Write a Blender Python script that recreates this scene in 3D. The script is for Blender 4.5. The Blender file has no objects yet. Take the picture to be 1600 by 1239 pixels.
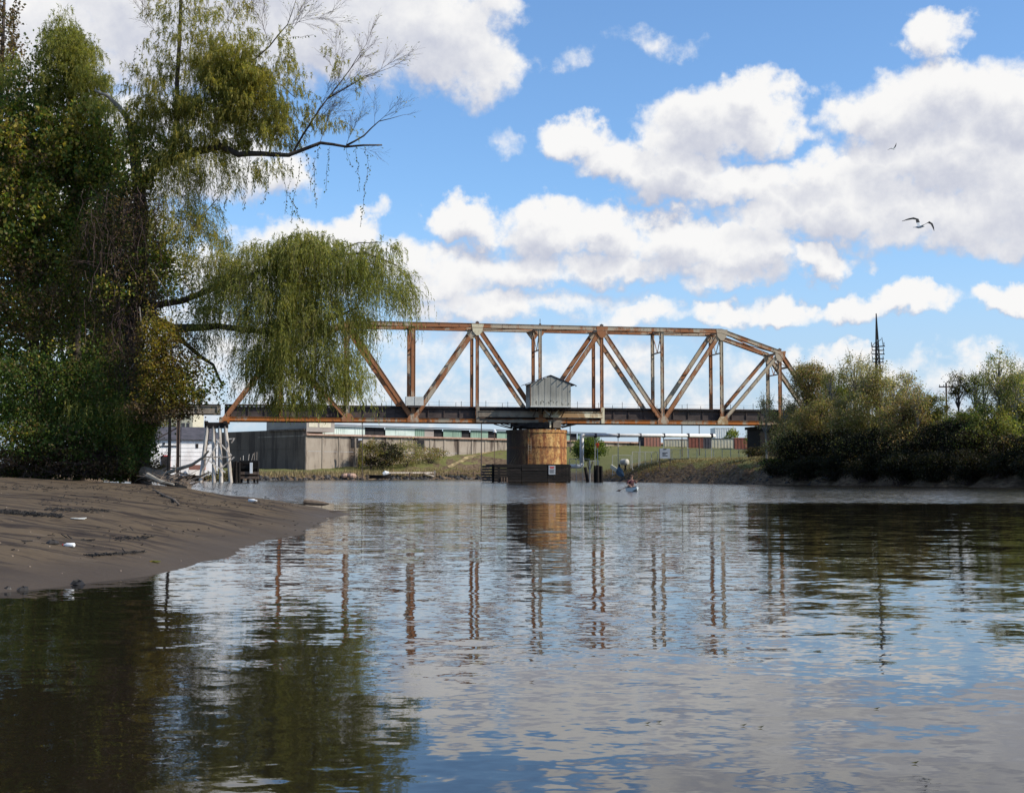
import bpy, bmesh, math, random
import numpy as np
from mathutils import Vector, Matrix

random.seed(7)
rng = np.random.default_rng(11)
D = bpy.data
scene = bpy.context.scene
col = scene.collection
R = math.radians

# ------------------------------------------------------------------ camera
F = 2080.0                      # focal length in photograph pixels (1600 wide)
CAMZ = 1.2
PITCH = math.atan(121.5 / F)
cam_data = D.cameras.new('camera')
cam_data.sensor_width = 36.0
cam_data.lens = 36.0 * F / 1600.0
cam_data.clip_start = 0.1
cam_data.clip_end = 12000.0
cam = D.objects.new('camera', cam_data)
cam.location = (0, 0, CAMZ)
cam.rotation_euler = (math.pi / 2 + PITCH, 0, 0)
col.objects.link(cam)
scene.camera = cam

# ------------------------------------------------------------------ light
SUN_EL = R(39)
SUN_H = Vector((0.955, -0.29, 0)).normalized()
sun_vec = Vector((SUN_H.x * math.cos(SUN_EL), SUN_H.y * math.cos(SUN_EL), math.sin(SUN_EL)))
sun_data = D.lights.new('sun', 'SUN')
sun_data.energy = 5.0
sun_data.angle = R(0.5)
sun_data.color = (1.0, 0.93, 0.82)
sun = D.objects.new('sun', sun_data)
sun.rotation_euler = sun_vec.to_track_quat('Z', 'Y').to_euler()
sun.location = (60, -40, 80)
col.objects.link(sun)
scene.view_settings.view_transform = 'Standard'
scene.view_settings.look = 'None'
scene.view_settings.gamma = 1.0
scene.view_settings.use_curve_mapping = False
scene.view_settings.exposure = 0.0
SKY_STRENGTH = 0.1


def ray(px, py):
    c, s = math.cos(PITCH), math.sin(PITCH)
    fwd = Vector((0, c, s)); up = Vector((0, -s, c))
    return fwd * F + Vector((1, 0, 0)) * (px - 800) - up * (py - 619.5)


def at(px, py, Y):
    """where the sight line through a photograph pixel meets the vertical plane y = Y"""
    r = ray(px, py)
    return Vector((0, 0, CAMZ)) + r * (Y / r.y)


# ------------------------------------------------------------------ node helpers
class NT:
    def __init__(self, tree):
        self.t = tree; self.n = tree.nodes; self.l = tree.links

    def new(self, kind, **kw):
        nd = self.n.new(kind)
        for k, v in kw.items():
            setattr(nd, k, v)
        return nd

    def put(self, sock, v):
        if hasattr(v, 'is_output'):
            self.l.new(v, sock)
        else:
            sock.default_value = v

    def math(self, op, a, b=None, c=None, clamp=False):
        nd = self.new('ShaderNodeMath', operation=op); nd.use_clamp = clamp
        self.put(nd.inputs[0], a)
        if b is not None: self.put(nd.inputs[1], b)
        if c is not None: self.put(nd.inputs[2], c)
        return nd.outputs[0]

    def vec(self, op, a, b=None, c=None):
        nd = self.new('ShaderNodeVectorMath', operation=op)
        self.put(nd.inputs[0], a)
        if b is not None: self.put(nd.inputs[1], b)
        if c is not None: self.put(nd.inputs[2], c)
        return nd.outputs['Value'] if op in ('DOT_PRODUCT', 'LENGTH', 'DISTANCE') else nd.outputs[0]

    def noise(self, v, scale, detail=4.0, rough=0.55, dist=0.0, out='Fac'):
        nd = self.new('ShaderNodeTexNoise')
        if v is not None: self.put(nd.inputs['Vector'], v)
        nd.inputs['Scale'].default_value = scale
        nd.inputs['Detail'].default_value = detail
        nd.inputs['Roughness'].default_value = rough
        nd.inputs['Distortion'].default_value = dist
        return nd.outputs[out]

    def ss(self, x, lo, hi):
        nd = self.new('ShaderNodeMapRange', interpolation_type='SMOOTHSTEP')
        self.put(nd.inputs['Value'], x)
        self.put(nd.inputs['From Min'], lo); self.put(nd.inputs['From Max'], hi)
        return nd.outputs[0]

    def mix(self, f, a, b, mode='MIX'):
        nd = self.new('ShaderNodeMix', data_type='RGBA', blend_type=mode)
        self.put(nd.inputs[0], f)
        for s, v in ((nd.inputs[6], a), (nd.inputs[7], b)):
            if isinstance(v, tuple) and len(v) == 3: v = (*v, 1)
            self.put(s, v)
        return nd.outputs[2]

    def ramp(self, f, stops, interp='LINEAR'):
        nd = self.new('ShaderNodeValToRGB')
        cr = nd.color_ramp; cr.interpolation = interp
        while len(cr.elements) < len(stops): cr.elements.new(0.5)
        for e, (p, c) in zip(cr.elements, stops):
            e.position = p; e.color = (*c, 1) if len(c) == 3 else c
        self.put(nd.inputs[0], f)
        return nd.outputs[0]


# ------------------------------------------------------------------ world: sky with clouds
world = D.worlds.new('World'); scene.world = world
world.use_nodes = True
wt = NT(world.node_tree)
for nd in list(wt.n): wt.n.remove(nd)

CLOUDS = [  # photograph px centre, radii, weight
    # upper left bank
    (300, 20, 300, 120, 1.0), (560, 40, 190, 100, 1.0), (690, 50, 125, 95, 1.0), (740, 90, 80, 65, .7), (400, -60, 400, 110, 1.0), (770, -10, 70, 60, .7),
    (60, 60, 120, 140, .8), (250, 170, 200, 70, .6),
    # behind the left trees
    (300, 260, 200, 55, .8), (440, 262, 60, 42, .8), (150, 330, 170, 60, .6),
    (470, 385, 110, 45, .9), (560, 372, 50, 36, .8), (640, 410, 80, 45, .7), (380, 430, 200, 50, .6), (595, 332, 22, 18, .35),
    # middle bank
    (742, 345, 62, 40, 1.0), (860, 352, 85, 52, 1.0), (950, 362, 80, 46, 1.0), (1060, 375, 85, 52, 1.0), (1170, 385, 95, 40, .9), (1290, 405, 65, 32, .9),
    (800, 415, 140, 38, .8), (960, 415, 130, 36, .8), (1130, 422, 110, 26, .7), (700, 440, 110, 40, .7), (880, 424, 40, 22, .6),
    # upper right pair
    (1110, 190, 115, 66, 1.0), (1165, 155, 70, 50, 1.0), (1200, 195, 65, 55, .9), (900, 222, 70, 36, .9), (960, 255, 70, 36, .9), (1050, 268, 110, 50, 1.0), (1170, 292, 120, 40, .9), (1040, 215, 60, 40, .8),
    (1470, 160, 160, 66, 1.0), (1370, 185, 95, 55, 1.0), (1590, 170, 130, 70, 1.0), (1480, 245, 220, 70, 1.0), (1640, 300, 220, 100, 1.0),
    (1290, 268, 60, 32, .8), (1330, 320, 170, 55, .95), (1230, 340, 120, 32, .75), (1480, 340, 180, 55, .9), (1560, 375, 110, 30, .7),
    # small ones
    (1455, 50, 60, 38, .8), (1495, 62, 34, 16, .45), (885, 95, 34, 18, .17), (1046, 62, 28, 16, .16), (992, 50, 22, 12, .06), (788, 222, 20, 16, .12), (1290, 148, 14, 10, .1), (1585, 95, 30, 18, .2),
    # low row
    (1425, 474, 72, 27, .9), (1330, 482, 80, 26, .8), (1210, 482, 90, 24, .8), (1130, 490, 60, 24, .7), (1590, 468, 75, 26, .9), (1070, 445, 36, 20, .45),
    (1000, 500, 90, 24, .6), (860, 480, 150, 26, .5), (740, 480, 120, 36, .75), (690, 430, 60, 30, .7),
    # pale layers above the horizon
    (1290, 562, 80, 22, .6), (1400, 592, 170, 28, .42), (1530, 578, 130, 32, .5), (1100, 590, 240, 40, .24), (900, 556, 200, 30, .26), (700, 560, 180, 50, .3), (620, 630, 300, 46, .28), (1000, 635, 400, 30, .25), (1500, 650, 300, 45, .3), (300, 560, 300, 100, .4), (830, 610, 60, 18, .3), (960, 585, 70, 16, .34), (680, 585, 60, 20, .34),
]


def dir_uv(px, py):
    r = ray(px, py).normalized()
    return math.atan2(r.x, r.y) * 20.8, math.asin(r.z) * 20.8


cg = D.node_groups.new('cloud_density', 'ShaderNodeTree')
cg.interface.new_socket('UV', in_out='INPUT', socket_type='NodeSocketVector')
cg.interface.new_socket('Density', in_out='OUTPUT', socket_type='NodeSocketFloat')
g = NT(cg)
gi = g.new('NodeGroupInput'); go = g.new('NodeGroupOutput')
uv = gi.outputs[0]
acc = None
for (px, py, rx, ry, w) in CLOUDS:
    u, v = dir_uv(px, py)
    a, b = 100.0 / (rx * 1.04), 100.0 / (ry * 1.04)
    p = g.vec('MULTIPLY_ADD', uv, (a, b, 0), (-u * a, -v * b, 0))
    d = g.vec('DOT_PRODUCT', p, p)
    e = g.math('MULTIPLY_ADD', d, -w, w)
    if acc is None: acc = e
    else: acc = g.math('SMOOTH_MAX', acc, e, 0.12)
g.l.new(acc, go.inputs[0])

tc = wt.new('ShaderNodeTexCoord')
nrm = wt.vec('NORMALIZE', tc.outputs['Generated'])
sep = wt.new('ShaderNodeSeparateXYZ'); wt.put(sep.inputs[0], nrm)
az = wt.math('MULTIPLY', wt.math('ARCTAN2', sep.outputs[0], sep.outputs[1]), 20.8)
el = wt.math('MULTIPLY', wt.math('ARCSINE', sep.outputs[2]), 20.8)
comb = wt.new('ShaderNodeCombineXYZ'); wt.put(comb.inputs[0], az); wt.put(comb.inputs[1], el)
uvw = comb.outputs[0]
big = wt.vec('SCALE', nrm, None); big.node.inputs['Scale'].default_value = 20.8
# warp the outline so that no edge follows an ellipse
nz1 = wt.noise(big, 0.9, 3.0, 0.6, out='Color')
warp = wt.vec('MULTIPLY', wt.vec('SUBTRACT', nz1, (.5, .5, .5)), (1.5, 1.0, 0))
nz2 = wt.noise(big, 4.0, 5.0, 0.6, out='Color')
warp2 = wt.vec('MULTIPLY', wt.vec('SUBTRACT', nz2, (.5, .5, .5)), (.5, .42, 0))
uvd = wt.vec('ADD', wt.vec('ADD', uvw, warp), warp2)
edge = wt.math('SUBTRACT', wt.noise(big, 2.2, 7.0, 0.62), 0.5)
# broken cumulus for the unseen rest of the dome, thinned to cut the fill light
dome = wt.vec('MULTIPLY', nrm, (3.2, 3.2, 8.0))
gen = wt.math('MULTIPLY', wt.math('SUBTRACT', wt.noise(dome, 1.0, 6.0, 0.58), 0.555), 5.0)
dome_up = wt.vec('MULTIPLY', wt.vec('ADD', nrm, (.02, 0, .035)), (3.2, 3.2, 8.0))
gen_up = wt.math('MULTIPLY', wt.math('SUBTRACT', wt.noise(dome_up, 1.0, 6.0, 0.58), 0.555), 5.0)
front = wt.math('SUBTRACT', 1.0, wt.math('MAXIMUM',
    wt.ss(wt.math('ABSOLUTE', az), 8.2, 9.6), wt.math('MAXIMUM', wt.ss(el, 7.6, 9.0), wt.ss(wt.math('ABSOLUTE', az), 20, 21))))


def density(shift):
    gr = wt.new('ShaderNodeGroup'); gr.node_tree = cg
    wt.put(gr.inputs[0], wt.vec('ADD', uvd, shift) if shift else uvd)
    dd = wt.math('MAXIMUM', gr.outputs[0], -1.5)
    return dd


d0 = density(None); d1 = density((0.12, 0.34, 0))
mixf = wt.new('ShaderNodeMix', data_type='FLOAT'); wt.put(mixf.inputs[0], front); wt.put(mixf.inputs[2], gen); wt.put(mixf.inputs[3], d0)
mixg = wt.new('ShaderNodeMix', data_type='FLOAT'); wt.put(mixg.inputs[0], front); wt.put(mixg.inputs[2], gen_up); wt.put(mixg.inputs[3], d1)
dens = wt.math('MULTIPLY_ADD', edge, 1.5, mixf.outputs[0])
edge_up = wt.math('SUBTRACT', wt.noise(wt.vec('ADD', big, (0.06, 0, 0.15)), 2.2, 7.0, 0.62), 0.5)
dens_up = wt.math('MULTIPLY_ADD', edge_up, 1.5, mixg.outputs[0])
alpha = wt.ss(dens, -0.12, 0.60)
smooth0 = wt.math('MULTIPLY_ADD', edge, .8, mixf.outputs[0]); smooth1 = wt.math('MULTIPLY_ADD', edge_up, .8, mixg.outputs[0])
lit = wt.math('SUBTRACT', wt.math('MINIMUM', smooth0, 1.1), wt.math('MINIMUM', smooth1, 1.2))
lit = wt.math('MULTIPLY_ADD', lit, 0.85, 0.68)
lit = wt.math('SUBTRACT', lit, wt.math('MULTIPLY', wt.ss(smooth0, 0.45, 1.10), 0.30))
lit = wt.ss(lit, 0.0, 0.95)
ccol = wt.mix(lit, (0.50, 0.535, 0.66), (0.95, 0.945, 0.94))
sky = wt.new('ShaderNodeTexSky', sky_type='NISHITA')
sky.sun_disc = False
sky.sun_elevation = SUN_EL
sky.sun_rotation = math.atan2(SUN_H.x, SUN_H.y)
sky.altitude = 10; sky.air_density = 1.0; sky.dust_density = 0.6; sky.ozone_density = 1.5
ccol_s = wt.vec('SCALE', ccol); ccol_s.node.inputs['Scale'].default_value = 1.0 / SKY_STRENGTH
above = wt.ss(sep.outputs[2], -0.02, 0.01)
alpha = wt.math('MULTIPLY', alpha, above)
skyc = wt.vec('MULTIPLY', sky.outputs[0], (1.22, 1.58, 1.92))
hz = wt.math('MULTIPLY', wt.math('SUBTRACT', 1.0, wt.ss(sep.outputs[2], 0.0, 0.22)), 0.72)
skyc = wt.mix(hz, skyc, tuple(v / SKY_STRENGTH for v in (.50, .59, .78)))
final = wt.mix(alpha, skyc, ccol_s)
bgn = wt.new('ShaderNodeBackground'); bgn.inputs['Strength'].default_value = SKY_STRENGTH
wt.l.new(final, bgn.inputs['Color'])
wo = wt.new('ShaderNodeOutputWorld'); wt.l.new(bgn.outputs[0], wo.inputs[0])
world.cycles.sampling_method = 'MANUAL'
world.cycles.sample_map_resolution = 512
scene.render.engine = 'CYCLES'
scene.cycles.max_bounces = 6
scene.cycles.transparent_max_bounces = 6


# ------------------------------------------------------------------ materials
def material(name, rough=0.8, spec=0.3):
    m = D.materials.new(name); m.use_nodes = True
    t = NT(m.node_tree)
    b = t.n['Principled BSDF']
    b.inputs['Roughness'].default_value = rough
    b.inputs['Specular IOR Level'].default_value = spec
    return m, t, b


def pos(t):
    return t.new('ShaderNodeNewGeometry').outputs['Position']


def mapped(t, v, scale):
    return t.vec('MULTIPLY', v, scale)


def bump(t, b, h, dist):
    bn = t.new('ShaderNodeBump'); bn.inputs['Distance'].default_value = dist
    t.put(bn.inputs['Height'], h); t.l.new(bn.outputs[0], b.inputs['Normal'])


def mat_noise(name, stops, scale=(1, 1, 1), nscale=1.0, detail=5, rough=0.85, spec=0.25, bmp=0.0, objrand=0.0):
    m, t, b = material(name, rough, spec)
    f = t.noise(mapped(t, pos(t), scale), nscale, detail, 0.6)
    if objrand:
        oi = t.new('ShaderNodeObjectInfo')
        f = t.math('ADD', f, t.math('MULTIPLY', t.math('SUBTRACT', oi.outputs['Random'], .5), objrand))
    t.l.new(t.ramp(f, stops), b.inputs['Base Color'])
    if bmp: bump(t, b, f, bmp)
    return m


def mat_rust(name, paint, rust, dark, bias=0.0):
    m, t, b = material(name, 0.85, 0.2)
    p = pos(t)
    oi = t.new('ShaderNodeObjectInfo')
    off = t.math('MULTIPLY', t.math('SUBTRACT', oi.outputs['Random'], .5), 0.22)
    sx = t.new('ShaderNodeSeparateXYZ'); t.put(sx.inputs[0], p)
    off = t.math('ADD', off, t.math('MULTIPLY', t.math('SUBTRACT', sx.outputs[0], 4.0), .0018))
    n1 = t.math('ADD', t.noise(mapped(t, p, (1, 1, .55)), 0.55, 6, 0.65), off)
    n2 = t.noise(mapped(t, p, (2.5, 2.5, .7)), 1.0, 5, 0.6)
    c = t.mix(t.ss(n1, .44 + bias, .56 + bias), rust, paint)
    c = t.mix(t.ss(n2, .55, .72), c, dark)
    n3 = t.noise(p, 6.0, 3, 0.6)
    c = t.mix(t.math('MULTIPLY', t.ss(n3, .5, .8), .5), c, (rust[0] * 1.3, rust[1] * 1.3, rust[2]))
    t.l.new(c, b.inputs['Base Color'])
    return m


M = {}
PAINT = (.40, .33, .24); RUST = (.30, .13, .06); DARK = (.07, .042, .032)
M['truss'] = mat_rust('rusted_truss_steel', PAINT, RUST, DARK, .045)
M['chord'] = mat_rust('rusted_chord_steel', (.34, .28, .2), (.36, .12, .03), DARK, .06)
M['girder'] = mat_noise('dark_girder_steel', [(.3, (.03, .024, .022)), (.55, (.072, .056, .05)), (.75, (.12, .075, .055))], (.4, .4, 1), 1.2)
M['flange'] = mat_noise('black_deck_edge', [(.3, (.010, .010, .012)), (.7, (.03, .028, .028))], (1, 1, 1), 2)
M['cream'] = mat_rust('cream_painted_steel', (.62, .55, .38), (.32, .2, .1), (.12, .09, .06), -.08)
M['grey_girder'] = mat_noise('grey_approach_steel', [(.3, (.13, .10, .075)), (.6, (.24, .2, .15)), (.8, (.27, .16, .09))], (1, 1, 1), 1.0)
M['brown_steel'] = mat_noise('brown_column', [(.3, (.07, .045, .03)), (.7, (.2, .13, .09))], (2, 2, .4), 1.5)
M['drum'] = mat_noise('dark_turntable_steel', [(.3, (.008, .007, .007)), (.7, (.035, .028, .025))], (1, 1, 1), 1.5)
M['box_grey'] = mat_noise('pale_grey_metal', [(.3, (.42, .42, .38)), (.7, (.58, .57, .52))], (1, 1, 1), 2.0)


def mat_caisson():
    m, t, b = material('streaked_rust_caisson', 0.75, 0.25)
    p = pos(t)
    wp_ = t.vec('ADD', p, t.vec('MULTIPLY', t.vec('SUBTRACT', t.noise(p, .8, 3, .6, out='Color'), (.5, .5, .5)), (1.1, 1.1, 0)))
    s1 = t.noise(mapped(t, wp_, (1.0, 1.0, .10)), 1.0, 7, .72)
    s2 = t.noise(mapped(t, wp_, (2.4, 2.4, .20)), 1.0, 5, .65)
    n = t.noise(mapped(t, p, (1, 1, .6)), .45, 5, .62)
    gr = t.noise(p, 2.2, 6, .7)
    c = t.ramp(s1, [(.32, (.11, .045, .02)), (.45, (.30, .125, .045)), (.54, (.50, .27, .085)), (.70, (.60, .42, .18))])
    c = t.mix(t.math('MULTIPLY', t.ss(s2, .49, .62), .88), c, (.19, .05, .015))
    c = t.mix(t.math('MULTIPLY', t.ss(gr, .44, .64), .7), c, (.15, .066, .032))
    # left side darkened: its shade put into the colour, with a noise-broken edge
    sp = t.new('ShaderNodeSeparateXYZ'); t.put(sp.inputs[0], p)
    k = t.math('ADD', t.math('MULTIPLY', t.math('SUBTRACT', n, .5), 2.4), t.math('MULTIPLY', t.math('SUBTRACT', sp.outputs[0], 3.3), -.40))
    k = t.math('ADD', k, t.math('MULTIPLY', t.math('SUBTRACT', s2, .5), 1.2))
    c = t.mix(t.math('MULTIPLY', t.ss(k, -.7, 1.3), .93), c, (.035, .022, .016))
    seam = t.math('SUBTRACT', 1.0, t.ss(t.math('ABSOLUTE', t.math('SUBTRACT', sp.outputs[2], 5.3)), .06, .30))
    c = t.mix(t.math('MULTIPLY', seam, t.ss(gr, .35, .6)), c, (.10, .04, .02))
    t.l.new(c, b.inputs['Base Color'])
    return m


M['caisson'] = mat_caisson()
M['timber_dark'] = mat_noise('tarred_timber', [(.3, (.006, .005, .004)), (.6, (.016, .012, .010)), (.8, (.034, .025, .020))], (1, 1, 3), 1.0, objrand=.25)
M['timber_brown'] = mat_noise('brown_timber', [(.3, (.05, .035, .025)), (.7, (.16, .11, .08))], (3, 3, .5), 1.2, objrand=.2)
M['timber_pale'] = mat_noise('bleached_timber', [(.3, (.16, .12, .09)), (.48, (.40, .34, .28)), (.75, (.66, .62, .55))], (3, 3, .35), 1.2, objrand=.2)
M['white'] = mat_noise('white_paint', [(.3, (.66, .65, .62)), (.7, (.82, .81, .79))], (1, 1, 1), 1.0)
M['white_wall'] = mat_noise('whitewashed_wall', [(.3, (.60, .57, .54)), (.6, (.80, .78, .75))], (1, 1, .4), .6)
M['dark_roof'] = mat_noise('dark_grey_roofing', [(.3, (.045, .045, .05)), (.7, (.10, .09, .10))], (.6, .6, 1), 1.0)
M['blackness'] = mat_noise('dark_opening', [(.3, (.012, .011, .012)), (.7, (.03, .027, .027))])
M['red_trim'] = mat_noise('red_paint', [(.3, (.35, .03, .03)), (.7, (.5, .05, .05))])
M['signal_red'] = mat_noise('signal_red_orange', [(.3, (.75, .10, .04)), (.7, (.85, .15, .06))])
M['green_sheet'] = mat_noise('green_cladding', [(.3, (.17, .25, .19)), (.7, (.25, .35, .27))], (.3, .3, .6), .8, objrand=.3)
M['pale_sheet'] = mat_noise('pale_green_cladding', [(.3, (.42, .50, .44)), (.7, (.60, .66, .60))], (.3, .3, .6), .8, objrand=.3)
M['tan_sheet'] = mat_noise('tan_cladding', [(.3, (.26, .22, .19)), (.7, (.36, .32, .28))], (.3, .3, .6), .8)
M['ledge'] = mat_noise('reddish_ledge', [(.3, (.28, .17, .12)), (.7, (.44, .30, .23))])
M['salmon'] = mat_noise('salmon_container', [(.3, (.36, .16, .11)), (.7, (.44, .21, .15))])
M['brown_red'] = mat_noise('brown_red_container', [(.3, (.20, .07, .045)), (.7, (.28, .10, .07))])
M['cream_wall'] = mat_noise('cream_wall', [(.3, (.50, .45, .33)), (.7, (.62, .57, .44))])
def mat_house():
    m, t, b = material('weathered_house_metal', 0.7, 0.25)
    p = pos(t); oi = t.new('ShaderNodeObjectInfo')
    sp = t.new('ShaderNodeSeparateXYZ'); t.put(sp.inputs[0], p)
    f = t.noise(mapped(t, p, (2.2, 2.2, .25)), 1.0, 5, .62)
    f = t.math('ADD', f, t.math('MULTIPLY', t.math('SUBTRACT', oi.outputs['Random'], .5), .04))
    c = t.ramp(f, [(.3, (.17, .165, .14)), (.5, (.25, .24, .205)), (.75, (.33, .315, .265))])
    n = t.noise(p, 1.2, 5, .65)
    low = t.math('SUBTRACT', 1.0, t.ss(t.math('ADD', sp.outputs[2], t.math('MULTIPLY', t.math('SUBTRACT', n, .5), 1.6)), 12.0, 13.6))
    c = t.mix(t.math('MULTIPLY', low, .75), c, (.45, .43, .36))
    mil = t.noise(mapped(t, p, (1, 1, .7)), 3.2, 4, .65)
    band = t.math('MULTIPLY', t.ss(sp.outputs[2], 11.6, 11.9), t.math('SUBTRACT', 1.0, t.ss(sp.outputs[2], 12.2, 12.8)))
    c = t.mix(t.math('MULTIPLY', t.math('MULTIPLY', t.ss(mil, .52, .62), band), .85), c, (.05, .045, .035))
    t.l.new(c, b.inputs['Base Color'])
    return m


M['corrugated'] = mat_house() if True else mat_noise('weathered_grey_metal', [(.3, (.19, .18, .15)), (.5, (.29, .275, .235)), (.75, (.38, .36, .30))], (2.5, 2.5, .25), .8, objrand=.18)
M['tank'] = mat_noise('white_tank_paint', [(.3, (.40, .38, .32)), (.7, (.62, .59, .52))], (1, 1, 1), 3)
M['galv'] = mat_noise('galvanised_wire', [(.3, (.36, .36, .34)), (.7, (.5, .5, .48))])
M['grey_sign'] = mat_noise('grey_panel', [(.3, (.30, .31, .32)), (.7, (.38, .39, .40))])
M['ink'] = mat_noise('dark_ink', [(.3, (.03, .03, .03)), (.7, (.05, .05, .05))])
M['blue_tarp'] = mat_noise('faded_blue_sheet', [(.3, (.035, .065, .095)), (.7, (.075, .12, .155))], (1, 1, 1), 2.0)


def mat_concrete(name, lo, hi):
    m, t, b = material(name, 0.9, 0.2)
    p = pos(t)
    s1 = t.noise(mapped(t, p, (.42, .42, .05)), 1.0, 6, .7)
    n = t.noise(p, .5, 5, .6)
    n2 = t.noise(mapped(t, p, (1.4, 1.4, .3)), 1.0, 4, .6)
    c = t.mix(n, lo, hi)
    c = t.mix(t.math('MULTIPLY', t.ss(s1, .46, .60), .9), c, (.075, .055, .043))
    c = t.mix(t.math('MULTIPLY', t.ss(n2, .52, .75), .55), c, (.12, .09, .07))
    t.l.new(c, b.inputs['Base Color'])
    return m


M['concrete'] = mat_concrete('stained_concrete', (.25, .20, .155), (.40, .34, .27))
M['concrete_shaded'] = mat_concrete('shaded_stained_concrete', (.10, .073, .055), (.19, .145, .11))  # shaded copy for the end wall: its lack of sun put into the colour
M['bark'] = mat_noise('willow_bark', [(.3, (.03, .022, .017)), (.6, (.075, .058, .046)), (.8, (.13, .11, .09))], (4, 4, 1), 1.5, bmp=.02)
M['bark_pale'] = mat_noise('pale_bark', [(.3, (.14, .12, .095)), (.7, (.33, .30, .25))], (4, 4, 1), 1.0)
M['twig'] = mat_noise('brown_twig', [(.3, (.04, .024, .022)), (.7, (.09, .058, .05))], (1, 1, 1), 3.0)
M['driftwood'] = mat_noise('driftwood', [(.3, (.09, .066, .048)), (.6, (.23, .175, .13)), (.8, (.36, .30, .23))], (3, 3, 3), 1.3)
M['kayak_white'] = mat_noise('kayak_white', [(.3, (.62, .66, .63)), (.7, (.80, .82, .79))], rough=.3)
M['skin'] = mat_noise('skin', [(.3, (.36, .20, .14)), (.7, (.46, .27, .19))])
M['maroon'] = mat_noise('maroon_cloth', [(.3, (.055, .020, .024)), (.7, (.10, .04, .045))], (8, 8, 8))
M['cap'] = mat_noise('brown_cap', [(.3, (.07, .04, .03)), (.7, (.11, .07, .05))])
M['gull_white'] = mat_noise('gull_grey_white', [(.3, (.40, .42, .42)), (.7, (.60, .62, .62))], (6, 6, 6))
M['gull_dark'] = mat_noise('gull_black', [(.3, (.015, .015, .015)), (.7, (.04, .04, .04))], (6, 6, 6))
M['bottle'] = mat_noise('white_plastic', [(.3, (.68, .68, .66)), (.7, (.82, .82, .80))], rough=.35)
M['rock'] = mat_noise('dark_wet_rock', [(.3, (.012, .011, .010)), (.7, (.045, .038, .032))], rough=.5, bmp=.02)


LEAFK = {'vine_leaf': 2.6, 'dark_vine_leaf': 2.4, 'willow_leaf': 2.5, 'yellowing_willow_leaf': 2.6, 'dead_leaf': 1.9, 'yellow_leaf': 1.15, 'bank_green_leaf': 1.8, 'bank_olive_leaf': 1.75, 'bank_brown_leaf': 1.6, 'bank_pale_leaf': 1.65, 'bank_dark_leaf': .5}


def mat_leaf(name, cols, trans=.5, rough=.55, nscale=.7):
    """cols: list of base colours, one of which is picked for each leaf"""
    m = D.materials.new(name); m.use_nodes = True
    t = NT(m.node_tree)
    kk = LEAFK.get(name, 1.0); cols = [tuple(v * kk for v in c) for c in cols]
    for nd in list(t.n): t.n.remove(nd)
    geo = t.new('ShaderNodeNewGeometry')
    k = len(cols)
    r = geo.outputs['Random Per Island']
    patch = t.math('MULTIPLY', t.math('SUBTRACT', t.noise(geo.outputs['Position'], nscale, 2, .5), .5), .9)
    r2 = t.math('ADD', r, patch, clamp=True)
    c = t.ramp(r2, [((i + .0) / k, cols[i]) for i in range(k)], 'CONSTANT')
    hv = t.math('MULTIPLY_ADD', t.math('FRACT', t.math('MULTIPLY', r, 37.7)), .7, .65)
    c = t.vec('SCALE', c); t.put(c.node.inputs['Scale'], hv)
    p = t.new('ShaderNodeBsdfPrincipled')
    p.inputs['Roughness'].default_value = rough
    p.inputs['Specular IOR Level'].default_value = .25
    t.l.new(c, p.inputs['Base Color'])
    tr = t.new('ShaderNodeBsdfTranslucent')
    tcn = t.vec('MULTIPLY', c, (1.75, 1.75, .8)); t.l.new(tcn, tr.inputs['Color'])
    mx = t.new('ShaderNodeMixShader'); mx.inputs[0].default_value = trans
    t.l.new(p.outputs[0], mx.inputs[1]); t.l.new(tr.outputs[0], mx.inputs[2])
    o = t.new('ShaderNodeOutputMaterial'); t.l.new(mx.outputs[0], o.inputs[0])
    return m


L = {}
L['willow'] = mat_leaf('willow_leaf', [(.052, .058, .015), (.076, .080, .019), (.095, .096, .023), (.115, .102, .028)])
L['willow_yellow'] = mat_leaf('yellowing_willow_leaf', [(.066, .070, .017), (.10, .092, .022), (.13, .105, .026)])
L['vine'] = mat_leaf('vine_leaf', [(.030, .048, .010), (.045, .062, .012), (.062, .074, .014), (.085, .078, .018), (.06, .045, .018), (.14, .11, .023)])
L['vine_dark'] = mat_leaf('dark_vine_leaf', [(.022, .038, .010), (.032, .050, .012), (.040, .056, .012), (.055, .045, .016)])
L['dead'] = mat_leaf('dead_leaf', [(.045, .030, .020), (.065, .042, .026), (.050, .046, .020), (.085, .055, .030)])
L['yellow'] = mat_leaf('yellow_leaf', [(.13, .12, .022), (.20, .155, .025), (.25, .18, .03), (.10, .10, .02), (.14, .085, .03)])
L['bank_green'] = mat_leaf('bank_green_leaf', [(.045, .065, .016), (.07, .09, .02), (.10, .115, .028), (.13, .12, .03)], nscale=.35)
L['bank_olive'] = mat_leaf('bank_olive_leaf', [(.075, .075, .024), (.115, .112, .042), (.15, .13, .06), (.155, .10, .058)], nscale=.35)
L['bank_brown'] = mat_leaf('bank_brown_leaf', [(.11, .072, .045), (.16, .10, .062), (.19, .13, .075), (.10, .10, .04), (.08, .09, .03)], nscale=.35)
L['bank_pale'] = mat_leaf('bank_pale_leaf', [(.18, .155, .09), (.24, .205, .125), (.27, .21, .14), (.14, .14, .06), (.10, .115, .04)], nscale=.35)
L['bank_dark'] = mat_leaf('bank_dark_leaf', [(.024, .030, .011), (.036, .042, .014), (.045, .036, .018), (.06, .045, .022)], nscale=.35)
L['bush'] = mat_leaf('bush_leaf', [(.055, .085, .02), (.085, .12, .026), (.13, .155, .035)], nscale=.3)
L['dry'] = mat_leaf('dry_grass_blade', [(.28, .21, .10), (.36, .28, .14), (.20, .15, .075), (.16, .13, .05)], trans=.2)


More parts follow.
